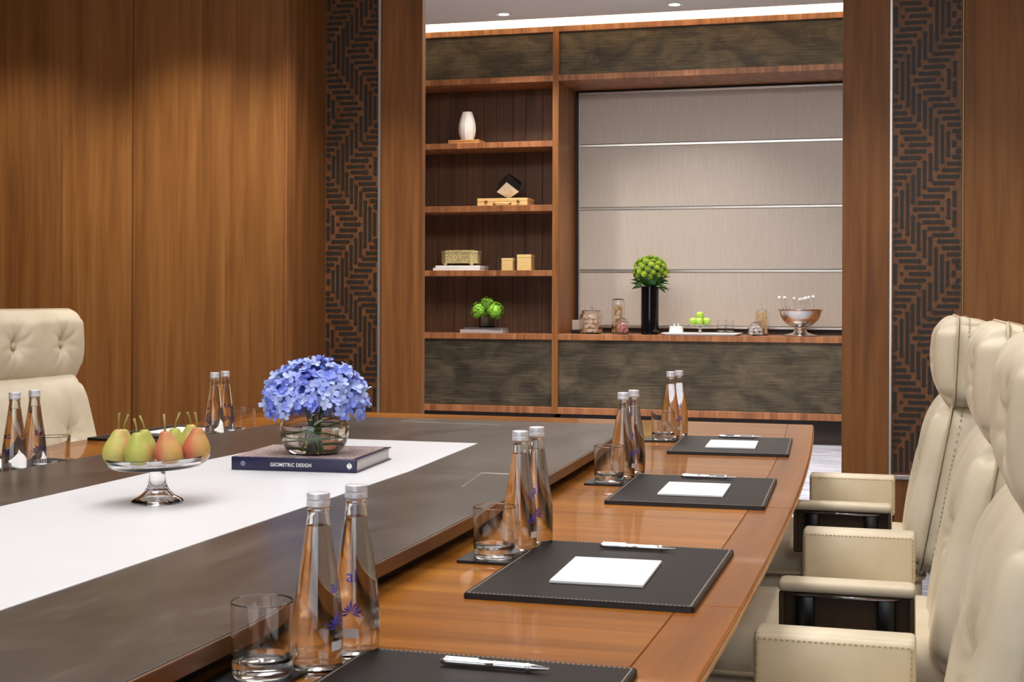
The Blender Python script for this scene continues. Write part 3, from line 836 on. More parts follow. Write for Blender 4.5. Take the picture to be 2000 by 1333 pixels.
def put(proto, loc, rot, label):
    if proto.name not in used:
        used[proto.name] = 1; proto.location = loc; proto.rotation_euler = (0, 0, rot); proto['label'] = label; return proto
    return dup(proto, loc, rot, label)
E_ = .0005
places = [  # who, pad centre, turn, tumbler, two bottles, print angle
    ('at the farthest place on the chair side', (-.532, 4.285), .06, (-.765, 4.40), ((-.752, 4.468), (-.738, 4.542)), -.3),
    ('at the middle place on the chair side', (-.489, 3.256), .04, (-.713, 3.345), ((-.697, 3.435), (-.690, 3.535)), -.3),
    ('at the place before the nearest full chair', (-.477, 2.245), .006, (-.693, 2.312), ((-.668, 2.385), (-.660, 2.468)), -.3),
    ('at the cropped foreground place', (-.490, 1.415), 0.0, (-.738, 1.512), ((-.688, 1.560), (-.672, 1.640)), -.3)]
for i, (who, (x, y), a, g, bs, pa) in enumerate(places):
    z = TAB + E_
    put(pad0, (x, y, z), a, 'dark leather desk pad with pale stitching ' + who)
    nx, ny = x + .003 * math.cos(a), y - .03
    tag(link('notepad', note_me, None, (nx + .0, ny, z + PT + E_), a + (.03 if i == 2 else 0)), 'white blank notepad lying on the desk pad ' + who, 'notepad', 'white notepads on the desk pads')
    put(pen0, (x + .01 - .18 * math.sin(a), y + .185, z + PT + .0058), a * 1.0, 'silver ballpoint pen lying on the desk pad ' + who)
    tag(link('coaster', coast_me, None, (g[0] - .006, g[1] + .003, z), a), 'square black coaster under the tumbler ' + who, 'coaster', 'black coasters on the table')
    put(tum0, (g[0], g[1], z + .0045 + E_), a, 'clear empty tumbler ' + who)
    for j, (bx, by) in enumerate(bs):
        put(bot0, (bx, by, z), pa - j * 1.1, 'full water bottle ' + ('beside the tumbler ' if j == 0 else 'standing behind another bottle ') + who)
left = [('across the table before the tufted chair', (-2.30, 4.09), -.05, (-2.075, 4.114), ((-2.08, 3.927), (-2.085, 4.005))),
        ('at the near place across the table', (-2.305, 3.11), -.02, (-2.11, 3.135), ((-2.11, 2.965), (-2.11, 3.045)))]
for i, (who, (x, y), a, g, bs) in enumerate(left):
    z = TAB + E_
    put(pad0, (x, y, z), a + PI, 'dark leather desk pad ' + who)
    tag(link('notepad', note_me, None, (x - .005, y + .03, z + PT + E_), a), 'white blank notepad lying on the desk pad ' + who, 'notepad', 'white notepads on the desk pads')
    put(pen0, (x - .01, y - .185, z + PT + .0058), a + PI, 'silver ballpoint pen lying on the desk pad ' + who)
    tag(link('coaster', coast_me, None, (g[0] + .004, g[1], z), a), 'square black coaster under the tumbler ' + who, 'coaster', 'black coasters on the table')
    put(tum0, (g[0], g[1], z + .0045 + E_), a, 'clear empty tumbler ' + who)
    for j, (bx, by) in enumerate(bs):
        put(bot0, (bx, by, z), 2.6 - j * .7, 'full water bottle ' + ('first from the frame edge ' if j == 0 else 'closer to the tumbler ') + who)

# ---------------------------------------------------------------- centrepieces
zt = PAN + .0012 + E_
SX, SY = -1.409, 2.43
st = thing('cake_stand', 'clear glass pedestal stand carrying pears on the white inlay', 'cake stand', (SX, SY, zt))
MB().lathe([(0, .0185), (.014, .020), (.030, .008), (.042, .002), (.049, 0), (.050, .003), (.046, .007), (.032, .015), (.021, .028), (.016, .042), (.0145, .066), (0, .066)], 44).build('foot', M['glass'], st)
plate = MB()
prof = [(0, .0662), (.05, .0662), (.082, .069), (.094, .076), (.1005, .087), (.1015, .0905), (.0995, .091), (.0955, .085), (.088, .0775), (.075, .0735), (.05, .0722), (0, .0722)]
plate.lathe(prof, 56)
plate.v = [(x, y, z + (x * .866 + y * .5) * .035 * (1 if z > .0 else 0)) for x, y, z in plate.v]
plate.build('plate', M['glass'], st)
def pear_mesh(seed, mat):
    rnd = random.Random(seed)
    prof = [(0, .004), (.008, .001), (.016, .002), (.0225, .008), (.0262, .018), (.0265, .027), (.0240, .037), (.0198, .046), (.0155, .053), (.0120, .060), (.0088, .065), (.004, .0672), (0, .0666)]
    mb = MB().lathe(prof, 28)
    lx, ly = rnd.uniform(-.09, .09), rnd.uniform(-.09, .09)
    mb.v = [(x + lx * z * z / .06, y + ly * z * z / .06, z) for x, y, z in mb.v]
    return mb.mesh('pear', mat), (lx * .066 ** 2 / .06, ly * .066 ** 2 / .06)
kinds = [M['pearC'], M['pearA'], M['pearB'], M['pearB'], M['pearC'], M['pearA'], M['pearA'], M['pearC']]
spots = [(-.076, -.012, .2, 1.03), (-.034, -.048, -.2, 1.0), (.022, -.050, 2.2, 1.0), (.072, -.030, 2.6, 1.0),
         (-.066, .043, .8, .96), (-.026, .008, 0, 1.0), (.031, .008, .5, 1.0), (.062, .054, .9, .98)]
names = ['yellow pear with long stem at the outer end of the glass stand', 'green pear with faint blush, front of the glass stand', 'orange-red pear in the front middle of the glass stand',
         'rosy pear at the end of the stand nearest the book', 'pear mostly hidden behind the yellow one on the glass stand', 'green pear standing behind the front green one',
         'yellow-green pear standing behind the orange-red one', 'pale yellow pear at the back with bent stem']
for k, (dx, dy, a, sc) in enumerate(spots):
    tilt = dx * .035; dx, dy = dx * .866 - dy * .5, dx * .5 + dy * .866; a += .52
    me, tip = pear_mesh(k, kinds[k])
    zz = zt + .0727 + tilt + .0012 + (.003 if math.hypot(dx, dy) > .06 else 0)
    o = tag(link('pear', me, None, (SX + dx, SY + dy, zz), a, sc), names[k], 'pear', 'pears on the glass stand')
    rnd = random.Random(k + 50); bx, by = rnd.uniform(-.012, .012), rnd.uniform(-.006, .006); L = rnd.uniform(.026, .034)
    MB().tube([(tip[0], tip[1], .0655), (tip[0] + bx * .3, tip[1] + by * .3, .0665 + L * .45), (tip[0] + bx, tip[1] + by, .0665 + L)], [.0021, .0017, .0025], 8).build('stem', M['pearstem'], o)

# book
BX0, BX1, BY0, BY1, BT = -1.527, -1.226, 2.955, 3.235, .030
bo = thing('book', 'thick navy book titled GEOMETRIC DESIGN lying under the round flower vase', 'book', ((BX0 + BX1) / 2, (BY0 + BY1) / 2, zt), .085)
hw, hl = (BX1 - BX0) / 2, (BY1 - BY0) / 2
MB().rbox(-hw, hw, -hl, hl, 0, .0022, .0006, 1).build('back_board', M['navy'], bo)
fb = MB().rbox(-hw, hw, -hl, hl, BT - .0022, BT, .0006, 1).build('front_board', M['navy'], bo)
MB().box(-hw + .0005, hw - .012, -hl + .004, hl - .012, BT, BT + .0003).build('cover_picture', M['cover'], fb)
MB().box(-hw + .004, hw - .005, -hl + .003, hl - .005, .0022, BT - .0022).build('page_block', M['page'], bo)
sp = MB().rbox(-hw, hw, -hl - .0035, -hl + .003, .0001, BT - .0001, .0025, 3).build('spine', M['navy'], bo)
cu = bpy.data.curves.new('t', 'FONT'); cu.body = 'GEOMETRIC DESIGN'; cu.size = .0118; cu.space_character = 1.12; cu.offset = .00022
to = bpy.data.objects.new('t', cu); C.objects.link(to)
me = bpy.data.meshes.new_from_object(to.evaluated_get(bpy.context.evaluated_depsgraph_get()))
xs = [v.co.x for v in me.vertices]; wdt = max(xs) - min(xs); kx = .0985 / wdt
MB().add([(-.0555 + (v.co.x - min(xs)) * kx, -hl - .0041, .0105 + v.co.y * .98) for v in me.vertices], [tuple(p.vertices) for p in me.polygons]).build('spine_title', M['paper'], sp)
bpy.data.objects.remove(to); bpy.data.meshes.remove(me)
ros = MB()
for k in range(16):
    a = 2 * PI * k / 16; c, s_ = math.cos(a), math.sin(a)
    ros.add([(-.1215 + .002 * c, -hl - .0041, .0152 + .002 * s_), (-.1215 + .0052 * math.cos(a - .13), -hl - .0041, .0152 + .0052 * math.sin(a - .13)),
             (-.1215 + .0062 * c, -hl - .0041, .0152 + .0062 * s_), (-.1215 + .0052 * math.cos(a + .13), -hl - .0041, .0152 + .0052 * math.sin(a + .13))], [(0, 1, 2, 3)])
ros.add([(-.1215 + .0016 * math.cos(PI * k / 4), -hl - .0041, .0152 + .0016 * math.sin(PI * k / 4)) for k in range(8)], [tuple(range(8))])
ros.build('spine_rosette', plain('silver_print', srgb(170, 180, 200), .5), sp)
lg = MB()
for sgn in (1, -1):   # two interlocking drops inside a pointed ring
    pts = []
    for k in range(15):
        a = PI * (k / 14) ; pts.append((sgn * .0062 * math.sin(a), sgn * .0062 * math.cos(a)))
    pts += [(sgn * .0018, -sgn * .003), (-sgn * .0012, -sgn * .0005), (-sgn * .0010, sgn * .0030), (sgn * .0008, sgn * .0042)]
    lg.add([(.1335 + x, -hl - .0041, .0152 + z) for x, z in pts], [tuple(range(len(pts)))])
    lg.add([(.1335 + x, -hl - .0041, .0152 + z) for x, z in ((-.0016, sgn * .0058), (.0016, sgn * .0058), (sgn * .0006, sgn * .0086))], [(0, 1, 2)])
lg.build('spine_emblem', M['paper'], sp)

# round vase
VX, VY, VZ = -1.360, 3.06, zt + BT + .0008
va = thing('bubble_vase', 'round clear glass bubble vase on the navy book', 'vase', (VX, VY, VZ))
R = .081; cz = .056
def arc(R, a0, a1, n): return [(R * math.sin(math.radians(a0 + (a1 - a0) * k / n)), cz - R * math.cos(math.radians(a0 + (a1 - a0) * k / n))) for k in range(n + 1)]
outer = [(0, .0005)] + arc(R, 46.5, 137, 22)
Ri = R - .003
inner = arc(Ri, 137, 49, 22) + [(0, .005)]
MB().lathe(outer + inner, 48).build('glass_body', M['glass'], va)
wl = arc(Ri + .0004, 49, 97, 14)
MB().lathe([(0, .0047)] + wl + [(0, wl[-1][1])], 48).build('water', M['water'], va)
hb = thing('hydrangea_bouquet', 'dome of blue hydrangeas in the bubble vase', 'flowers', (VX, VY, VZ))
stm = MB()
for k in range(6):
    a = k * 1.05; stm = MB()
    stm.tube([(.014 * math.cos(a + 2), .014 * math.sin(a + 2), .012), (.012 * math.cos(a), .012 * math.sin(a), .07), (.03 * math.cos(a), .03 * math.sin(a), .135)], .0042, 7).build('stem', M['stem'], hb)
for k, (z0, z1, r0) in enumerate(((.040, .066, .0735), (.050, .080, .0745), (.028, .040, .064), (.022, .055, .058))):
    pts = []
    for j in range(40):
        a = 2 * PI * j / 40 * .92 + k * 1.3; z = z0 + (z1 - z0) * (.5 + .5 * math.sin(a + k))
        rr = min(r0, math.sqrt(max(1e-4, (Ri - .004) ** 2 - (z - cz) ** 2)))
        pts.append((rr * math.cos(a), rr * math.sin(a), z))
    MB().tube(pts, .0017, 5).build('grass_blade', M['grassblade'], hb)
bl = MB()
rnd = random.Random(9)
for k in range(12):
    a = rnd.uniform(0, 6.28)
    MB().tube([(.01 + .012 * math.cos(a), -.035 + .012 * math.sin(a), .052), (.014 + .02 * math.cos(a), -.04 + .012 * math.sin(a), .03), (.014 + .026 * math.cos(a), -.04 + .014 * math.sin(a), .012)], [.0012, .0016, .0008], 4).build('grass_blade', M['grassblade'], hb)
def floret(seed):
    rnd = random.Random(seed); mb = MB()
    for k in range(4):
        a = k * PI / 2 + rnd.uniform(-.15, .15); L = rnd.uniform(.0115, .0150); wd = rnd.uniform(.0052, .0070); cup = rnd.uniform(-.002, .009)
        row = []
        for i, (u, ww, zz) in enumerate(((.0, .15, 0), (.35, .85, .25), (.7, 1.0, .8), (1.0, .45, 1.0))):
            for s in (-1, 0, 1):
                row.append((u * L, s * ww * wd, zz * cup + (.0012 if s else 0) + rnd.uniform(-.0007, .0007)))
        fs = []
        for i in range(3):
            for s in range(2): fs.append((i * 3 + s, i * 3 + s + 1, (i + 1) * 3 + s + 1, (i + 1) * 3 + s))
        mb.add(row, fs, True, T=Matrix.Rotation(a, 4, 'Z'))
    mb.ball((0, 0, .0008), .0017, 6)
    return mb.mesh('floret', M['petal'])
fl = [floret(k) for k in range(5)]
heads_c = [(0, 0, 1)] + [(math.cos(2 * PI * k / 6 + .4), math.sin(2 * PI * k / 6 + .4), .18) for k in range(6)]
hz, hr, hh = .122, .112, .094
heads = []
for cx_, cy_, cz_ in heads_c:
    v = Vector((cx_, cy_, cz_)).normalized()
    core = MB().ball((v.x * .062, v.y * .062, hz + .014 + v.z * .045), .034, 14).build('flower_head', plain('bud_core', srgb(72, 84, 160), .7), hb)
    heads.append((v, core))
NF = 330
def d_front(a): return abs(math.atan2(math.sin(a + PI / 2 - .42), math.cos(a + PI / 2 - .42))) < .55
for k in range(NF):
    q = 1 - (k + .5) / NF * 1.42
    a = k * 2.399963; s_ = math.sqrt(max(0, 1 - q * q))
    d = Vector((s_ * math.cos(a), s_ * math.sin(a), q))
    if q < -.06 and d_front(a): continue
    rr = 1 + rnd.uniform(-.10, .09) + .06 * math.sin(3 * a + 1) * s_
    pos = Vector((d.x * hr * rr, d.y * hr * rr, hz + d.z * hh * rr))
    if q < -.1:
        pos.z = hz + d.z * .075
        if math.hypot(pos.x, pos.y) < .088:
            h_ = math.hypot(pos.x, pos.y); pos.x *= .092 / h_; pos.y *= .092 / h_
    hd = max(heads, key=lambda h: h[0].dot(d))[1]
    nrm = (Vector((d.x, d.y, d.z * 1.15)) + Vector((rnd.uniform(-.8, .8), rnd.uniform(-.8, .8), rnd.uniform(-.5, .7)))).normalized()
    qt = nrm.to_track_quat('Z', 'Y') @ Matrix.Rotation(rnd.uniform(0, 1.6), 3, 'Z').to_quaternion()
    o = link('floret', fl[k % 5], hd, pos, None, rnd.uniform(.9, 1.18)); o.rotation_euler = qt.to_euler()

# ---------------------------------------------------------------- things on the shelves
YS = B + .13
def at(x, dy, z): return (x, YS + dy, z)
s1, s2, s3, s4 = 2.533 + E_, 1.986 + E_, 1.426 + E_, .882 + E_
o = thing('wooden_box', 'thin tan wooden box under the white fluted vase', 'box', at(-3.80, .02, s1))
MB().rbox(-.14, .14, -.09, .09, 0, .020, .002, 1).build('box_body', M['tan'], o); MB().rbox(-.142, .142, -.092, .092, .0205, .034, .003, 1).build('lid', M['tan'], o)
MB().lathe([(0, .002), (.05, 0), (.056, .006), (.070, .05), (.0755, .09), (.074, .13), (.064, .18), (.050, .225), (.042, .25), (.040, .25), (.042, .235), (.06, .18), (.068, .12), (.064, .05), (.05, .012), (0, .012)], 48, flute=.025, nf=12)\
    .build('fluted_vase', M['marble'], None, loc=at(-3.787, 0, s1 + .0345)); tag(bpy.data.objects['fluted_vase'], 'white fluted marble vase on the top shelf', 'vase')
o = thing('wooden_case', 'pale wooden case with handle and round studs on the second shelf', 'case', at(-3.437, .02, s2))
MB().rbox(-.226, .226, -.12, .12, 0, .034, .003, 1).build('case_body', M['lightwood'], o); MB().rbox(-.226, .226, -.12, .12, .0355, .064, .003, 1).build('lid', M['lightwood'], o)
for x in (-.145, .145):
    MB().lathe([(0, .012), (.012, .010), (.014, 0), (0, 0)], 14, T=Matrix.Translation((x, -.12, .036)) @ Matrix.Rotation(PI / 2, 4, 'X')).build('clasp', M['brasshw'], o)
MB().tube([(-.07, -.122, .022), (-.055, -.145, .016), (0, -.152, .020), (.055, -.145, .016), (.07, -.122, .022)], .006, 8).build('handle', M['lightwood'], o)
for x in (-.07, .07): MB().rbox(x - .012, x + .012, -.126, -.118, .012, .028, .002, 1).build('hinge_plate', M['brasshw'], o)
# faceted block: cube standing on an edge with cut corners
o = thing('faceted_sculpture', 'black faceted cube sculpture with ivory diamond face', 'sculpture', at(-3.405, 0, s2 + .064 + E_), (0, 0, .0))
b = bmesh.new()
bmesh.ops.create_cube(b, size=.142)
Rm = Matrix.Rotation(.10, 4, 'Z') @ Matrix.Rotation(math.radians(37), 4, 'X') @ Matrix.Rotation(math.radians(45), 4, 'Y')
for v in b.verts: v.co = Rm @ v.co
zmin = min(v.co.z for v in b.verts)
mb = MB(); b.normal_update()
front = max(b.faces, key=lambda f: -f.normal.y)
fpoly = [v.co.copy() for v in front.verts]; fn = front.normal.copy()
vs = [v.co + Vector((0, 0, -zmin - .022)) for v in b.verts]; b.verts.index_update()
for v in vs: v.z = max(v.z, 0)
MB().add(vs, [[v.index for v in f.verts] for f in b.faces]).build('block', M['blackmat'], o)
b.free()
fc = sum(fpoly, Vector()) / len(fpoly)
fp2 = [Vector((q.x, q.y, max(q.z, .001))) for q in [fc + (p - fc) * .96 + fn * .0008 + Vector((0, 0, -zmin - .022)) for p in fpoly]]
fp3 = [p + fn * .003 for p in fp2]; n_ = len(fp2)
MB().add(fp2 + fp3, [tuple(range(n_, 2 * n_))] + [(k, (k + 1) % n_, n_ + (k + 1) % n_, n_ + k) for k in range(n_)]).build('ivory_face', M['ivory'], o)
# shelf three
for k, (w_, t0, off) in enumerate(((.215, .022, 0), (.205, .020, .012))):
    o = thing('white_book', ('lower' if k == 0 else 'upper') + ' white book under the engraved gold box', 'book', at(-3.85 + off, .03, s3 + k * .0225), group='white books under the gold box')
    MB().rbox(-w_, w_, -.13, .13, 0, .0025, .001, 1).build('board', M['porcelain'], o); MB().rbox(-w_, w_, -.13, .13, t0 - .0025, t0, .001, 1).build('board', M['porcelain'], o)
    MB().box(-w_ + .003, w_ - .003, -.124, .126, .0026, t0 - .0026).build('pages', M['page'], o)
    MB().rbox(-w_, w_, -.133, -.128, 0, t0, .001, 1).build('spine', M['porcelain'], o)
o = thing('gold_casket', 'engraved gold casket with feet on white books', 'box', at(-3.845, .02, s3 + .0455))
tp = MB()
oct_ = [(-.165, -.05), (-.115, -.10), (.115, -.10), (.165, -.05), (.165, .05), (.115, .10), (-.115, .10), (-.165, .05)]
t = NT('engraved'); v1 = t.add('ShaderNodeTexVoronoi', feature='DISTANCE_TO_EDGE'); t.link(t.mapped(t.pos(True), (70, 70, 70)), v1.inputs['Vector']); v1.inputs['Scale'].default_value = 1
t.set(color=t.ramp(v1.outputs['Distance'], [(.03, srgb(158, 134, 80)), (.2, srgb(228, 212, 160))]), metal=.25, rough=.4); t.bump(v1.outputs['Distance'], .4, .002); M['engr'] = t.m
MB().prism(oct_, .018, .108).build('casket_body', M['engr'], o)
MB().prism([(x * 1.02, y * 1.03) for x, y in oct_], .1085, .128).build('lid', M['engr'], o)
MB().prism([(x * .8, y * .75) for x, y in oct_], .1281, .134).build('lid_top', M['engr'], o)
for x, y in ((-.12, -.08), (.12, -.08), (-.12, .08), (.12, .08)):
    MB().lathe([(0, 0), (.012, 0), (.016, .008), (.022, .0178), (0, .0178)], 12, T=Matrix.Translation((x, y, 0))).build('foot', M['engr'], o)
for x, w_, h, lb in ((-3.405, .05, .107, 'small square pale gold box on the third shelf'), (-3.25, .063, .137, 'larger square pale gold box beside the small one')):
    o = thing('gold_box', lb, 'box', at(x, 0, s3), group='pale gold lidded boxes')
    MB().rbox(-w_, w_, -w_, w_, 0, h * .8, .002, 1).build('box_body', M['goldleaf'], o)
    MB().rbox(-w_ - .001, w_ + .001, -w_ - .001, w_ + .001, h * .805, h, .002, 1).build('lid', M['goldleaf'], o)
# bottom shelf: two books, square vase with green hydrangeas
for k, (w_, t0, mt, lb, dx) in enumerate(((.19, .030, 'bookgrey', 'grey book, lower of two under the green flowers', -.015), (.165, .016, 'bookdark', 'thin charcoal book directly under the green flower vase', 0))):
    o = thing('coffee_table_book', lb, 'book', at(-3.615 + dx, .03, s4 + (0 if k == 0 else .0305)), .03 * (1 - k))
    MB().rbox(-w_, w_, -.12, .12, 0, .003, .001, 1).build('board', M[mt], o); MB().rbox(-w_, w_, -.12, .12, t0 - .003, t0, .001, 1).build('board', M[mt], o)
    MB().box(-w_ + .004, w_ - .004, -.114, .116, .0031, t0 - .0031).build('pages', M['page'], o)
    MB().rbox(-w_, w_, -.1235, -.117, 0, t0, .001, 1).build('spine', M[mt], o)
zv = s4 + .047
sq = thing('square_vase', 'square clear glass vase on the lowest shelf books', 'vase', at(-3.585, .0, zv))
g = MB(); h = .065
for x0, x1, y0, y1 in ((-h, h, -h, -h + .007), (-h, h, h - .007, h), (-h, -h + .007, -h + .007, h - .007), (h - .007, h, -h + .007, h - .007)): MB().box(x0, x1, y0, y1, .0, .125).build('glass_side', M['glass'], sq)
MB().box(-h + .007, h - .007, -h + .007, h - .007, 0, .012).build('glass_base', M['glass'], sq)
gb = thing('green_hydrangea', 'lime green hydrangea heads in the square glass vase', 'flowers', at(-3.585, 0, zv))
for k in range(4):
    MB().tube([(-.02 + .015 * k, .01 * (k % 2), .013), (-.03 + .02 * k, 0, .13), (-.07 + .05 * k, 0, .17)], .004, 6).build('stem', M['stem'], gb)
rnd = random.Random(4)
for cx_, cy_, cz_, r in ((-.085, -.02, .150, .075), (.065, -.03, .150, .078), (-.02, .03, .205, .066)):
    mb = MB().ball((cx_, cy_, cz_), r * .8, 14)
    for k in range(110):
        d = Vector((rnd.gauss(0, 1), rnd.gauss(0, 1), rnd.gauss(0, 1))).normalized()
        c = Vector((cx_, cy_, cz_)) + d * r * rnd.uniform(.86, 1.02); a = d.orthogonal().normalized(); bb = d.cross(a)
        for q in range(4):
            u = (a * math.cos(q * PI / 2) + bb * math.sin(q * PI / 2)); v = d.cross(u)
            mb.add([c, c + u * .007 + v * .006 + d * .002, c + u * .014 + d * .003, c + u * .007 - v * .006 + d * .002], [(0, 1, 2, 3)])
    mb.build('flower_head', M['greenhyd'], gb, kind='stuff')

# ---------------------------------------------------------------- things on the counter
def jar(name, label, x, dy, prof_o, prof_i, lid, knob, rot=0):
    o = thing(name, label, 'jar', at(x, dy, s4))
    MB().lathe(prof_o + prof_i, 36).build('glass_body', M['glass'], o)
    if lid:
        l = MB().lathe(lid, 36).build('lid', M['glass'], o)
        if knob: MB().ball(knob[0], knob[1], 14).build('knob', M['glass'], l)
    return o
o = thing('card_holder', 'grey card on a black stand behind the cookie jar', 'card holder', at(-2.815, .1, s4))
MB().rbox(-.05, .05, -.03, .03, 0, .032, .003, 1).build('stand', M['blackmat'], o); MB().rbox(-.042, .046, -.01, .0, .0321, .118, .002, 1).build('card', M['greycard'], o)
jar('cookie_jar', 'wide glass jar with knob lid full of pale cookies', -2.669, .0,
    [(0, .002), (.085, 0), (.094, .006), (.097, .02), (.098, .12), (.094, .16), (.078, .185), (.077, .196)], [(.073, .196), (.073, .183), (.089, .157), (.093, .12), (.092, .022), (.086, .010), (0, .009)],
    [(0, .208), (.06, .206), (.086, .200), (.086, .1965), (.06, .1965), (.06, .203), (0, .204)], ((0, 0, .222), .014))
jar('tall_jar', 'tall glass clip jar of biscuits behind the pink sweets', -2.455, .11,
    [(0, .002), (.05, 0), (.056, .005), (.057, .02), (.057, .24), (.053, .262), (.050, .27), (.052, .28)], [(.048, .28), (.046, .27), (.049, .262), (.053, .24), (.053, .02), (.05, .009), (0, .008)],
    [(0, .305), (.04, .303), (.053, .294), (.053, .281), (.05, .281), (.048, .292), (0, .297)], None)
jar('sweet_jar', 'small glass jar of pink sweets in front of the tall jar', -2.392, -.02,
    [(0, .002), (.052, 0), (.059, .006), (.060, .09), (.055, .104), (.036, .112), (.036, .122)], [(.032, .122), (.032, .113), (.052, .1), (.056, .088), (.055, .01), (0, .008)],
    [(0, .142), (.028, .138), (.038, .128), (.038, .1225), (.030, .1225), (.024, .133), (0, .136)], ((0, 0, .150), .010))
jar('bonbon_jar', 'small glass jar of white sweets beside the silver bowl', -1.268, -.03,
    [(0, .002), (.058, 0), (.066, .006), (.067, .07), (.058, .088), (.040, .094), (.040, .10)], [(.036, .10), (.036, .095), (.055, .084), (.063, .068), (.062, .011), (0, .009)],
    [(0, .118), (.03, .115), (.044, .106), (.044, .1005), (.036, .1005), (.028, .111), (0, .113)], ((0, 0, .128), .011))
jar('biscuit_jar', 'tall round glass jar of biscuits behind the white sweets', -1.238, .13,
    [(0, .002), (.045, 0), (.055, .006), (.058, .03), (.060, .10), (.062, .15), (.058, .185), (.046, .20)], [(.042, .20), (.054, .184), (.058, .15), (.056, .10), (.054, .03), (.05, .010), (0, .008)],
    [(0, .236), (.025, .230), (.042, .216), (.048, .2005), (.044, .2005), (.038, .214), (.022, .226), (0, .231)], ((0, 0, .246), .011))
ck = MB().lathe([(0, 0), (.026, .001), (.030, .005), (.027, .010), (.012, .013), (0, .0135)], 14)
cookie_me = ck.mesh('cookie', M['cookie']); bis_me = MB().lathe([(0, 0), (.022, 0), (.0245, .003), (.0245, .006), (.022, .009), (0, .0095)], 14).mesh('biscuit', M['biscuit'])
rnd = random.Random(12)
for k in range(36):
    lay, i = divmod(k, 9)
    a = i * 2 * PI / 8 + lay * .4; r = .052 if i < 8 else 0
    tag(link('cookie', cookie_me, None, at(-2.669 + r * math.cos(a), r * math.sin(a), s4 + .034 + lay * .038), (rnd.uniform(.9, 1.5), rnd.uniform(-.4, .4), a + PI / 2 + rnd.uniform(-.2, .2)), .98),
        'pale round cookie heaped inside the wide glass jar', 'cookie', 'cookies in the wide jar')
for k in range(18):
    lay, i = divmod(k, 3); a = i * 2 * PI / 3 + lay * .8
    tag(link('biscuit', bis_me, None, at(-2.455 + .023 * math.cos(a), .11 + .023 * math.sin(a), s4 + .036 + lay * .037), (rnd.uniform(.9, 1.4), rnd.uniform(-.3, .3), a + PI / 2)),
        'golden round biscuit stacked inside the tall clip jar', 'biscuit', 'biscuits in the tall jar')
for k in range(10):
    lay, i = divmod(k, 2)
    tag(link('biscuit', bis_me, None, at(-1.238 + (.022 if i else -.022), .13 - .008 * i, s4 + .036 + lay * .034), (1.35, rnd.uniform(-.3, .3), rnd.uniform(-.4, .4))),
        'golden biscuit inside the round jar behind the white sweets', 'biscuit', 'biscuits in the round jar')
mb = MB()
for k in range(150):
    a = rnd.uniform(0, 6.28); r = .046 * math.sqrt(rnd.random()); mb.ball((r * math.cos(a), r * math.sin(a), .018 + .075 * rnd.random()), .0085, 6)
o = mb.build('pink_sweets', M['pink'], None, loc=at(-2.392, -.02, s4), kind='stuff'); tag(o, 'many small pink sweets filling the small glass jar', 'sweets')
mer = MB().lathe([(0, 0), (.019, .001), (.022, .009), (.016, .017), (.008, .024), (0, .027)], 14, flute=.08, nf=6).mesh('white_sweet', M['meringue'])
for k in range(14):
    lay, i = divmod(k, 5); a = i * 2 * PI / 5 + lay; r = .038 if lay < 2 else .022
    tag(link('white_sweet', mer, None, at(-1.268 + r * math.cos(a), -.03 + r * math.sin(a), s4 + .010 + lay * .025), (rnd.uniform(-.3, .3), rnd.uniform(-.3, .3), a)),
        'white meringue sweet inside the small jar near the silver bowl', 'sweet', 'white sweets in the small jar')
# black vase and green chrysanthemums
bv = thing('cylinder_vase', 'tall glossy black cylinder vase on the counter', 'vase', at(-2.164, .02, s4))
MB().lathe([(0, .002), (.070, 0), (.074, .004), (.075, .01), (.075, .405), (.072, .408), (.069, .405), (.069, .02), (0, .015)], 48).build('vase_body', M['blackgloss'], bv)
MB().lathe([(0, .35), (.0685, .35), (.0685, .356), (0, .356)], 32).build('floral_foam', M['leaf'], bv)
mu = thing('green_chrysanthemums', 'dome of green button chrysanthemums with leaves in the black vase', 'flowers', at(-2.16, .02, s4))
def mum(seed):
    rnd = random.Random(seed); mb = MB()
    mb.lathe([(0, -.012), (.010, -.008), (.016, .0), (.014, .008), (.006, .012), (0, .0125)], 12)
    for ring, (n, r, tilt) in enumerate(((14, .024, .15), (11, .019, .6), (7, .012, 1.0))):
        for k in range(n):
            a = 2 * PI * k / n + ring * .3; u = Vector((math.cos(a), math.sin(a), 0)); v = Vector((-u.y, u.x, 0)); up = Vector((0, 0, 1))
            d = u * math.cos(tilt) + up * math.sin(tilt); b0 = u * .007 + up * .003 * ring
            mb.add([b0 - v * .0018, b0 + d * r * .6 - v * .0034, b0 + d * r * .82, b0 + d * r * .6 + v * .0034, b0 + v * .0018], [(0, 1, 2, 3, 4)])
    return mb.mesh('chrysanthemum', M['mum'])
mm = [mum(k) for k in range(3)]
for k in range(58):
    q = 1 - (k + .5) / 58 * 1.38; a = k * 2.399963; s_ = math.sqrt(max(0, 1 - q * q))
    d = Vector((s_ * math.cos(a), s_ * math.sin(a), q)); rr = rnd.uniform(.92, 1.05)
    p_ = Vector((d.x * .138 * rr, d.y * .138 * rr, .535 + d.z * .125 * rr))
    o = link('chrysanthemum', mm[k % 3], mu, p_, None, rnd.uniform(.95, 1.3)); o.rotation_euler = (d + Vector((0, -.15, .25))).to_track_quat('Z', 'Y').to_euler()
MB().ball((0, 0, .505), .105, 16).build('foliage_core', M['leaf'], mu)
lf = MB()
lf.add([(0, 0, 0), (.03, -.016, .006), (.06, -.018, .004), (.095, 0, -.006), (.06, .018, .004), (.03, .016, .006), (.03, 0, 0), (.06, 0, -.003)], [(0, 1, 6), (1, 2, 7, 6), (2, 3, 7), (0, 6, 5), (5, 6, 7, 4), (4, 7, 3)], True)
lfm = lf.mesh('leaf', M['leaf'])
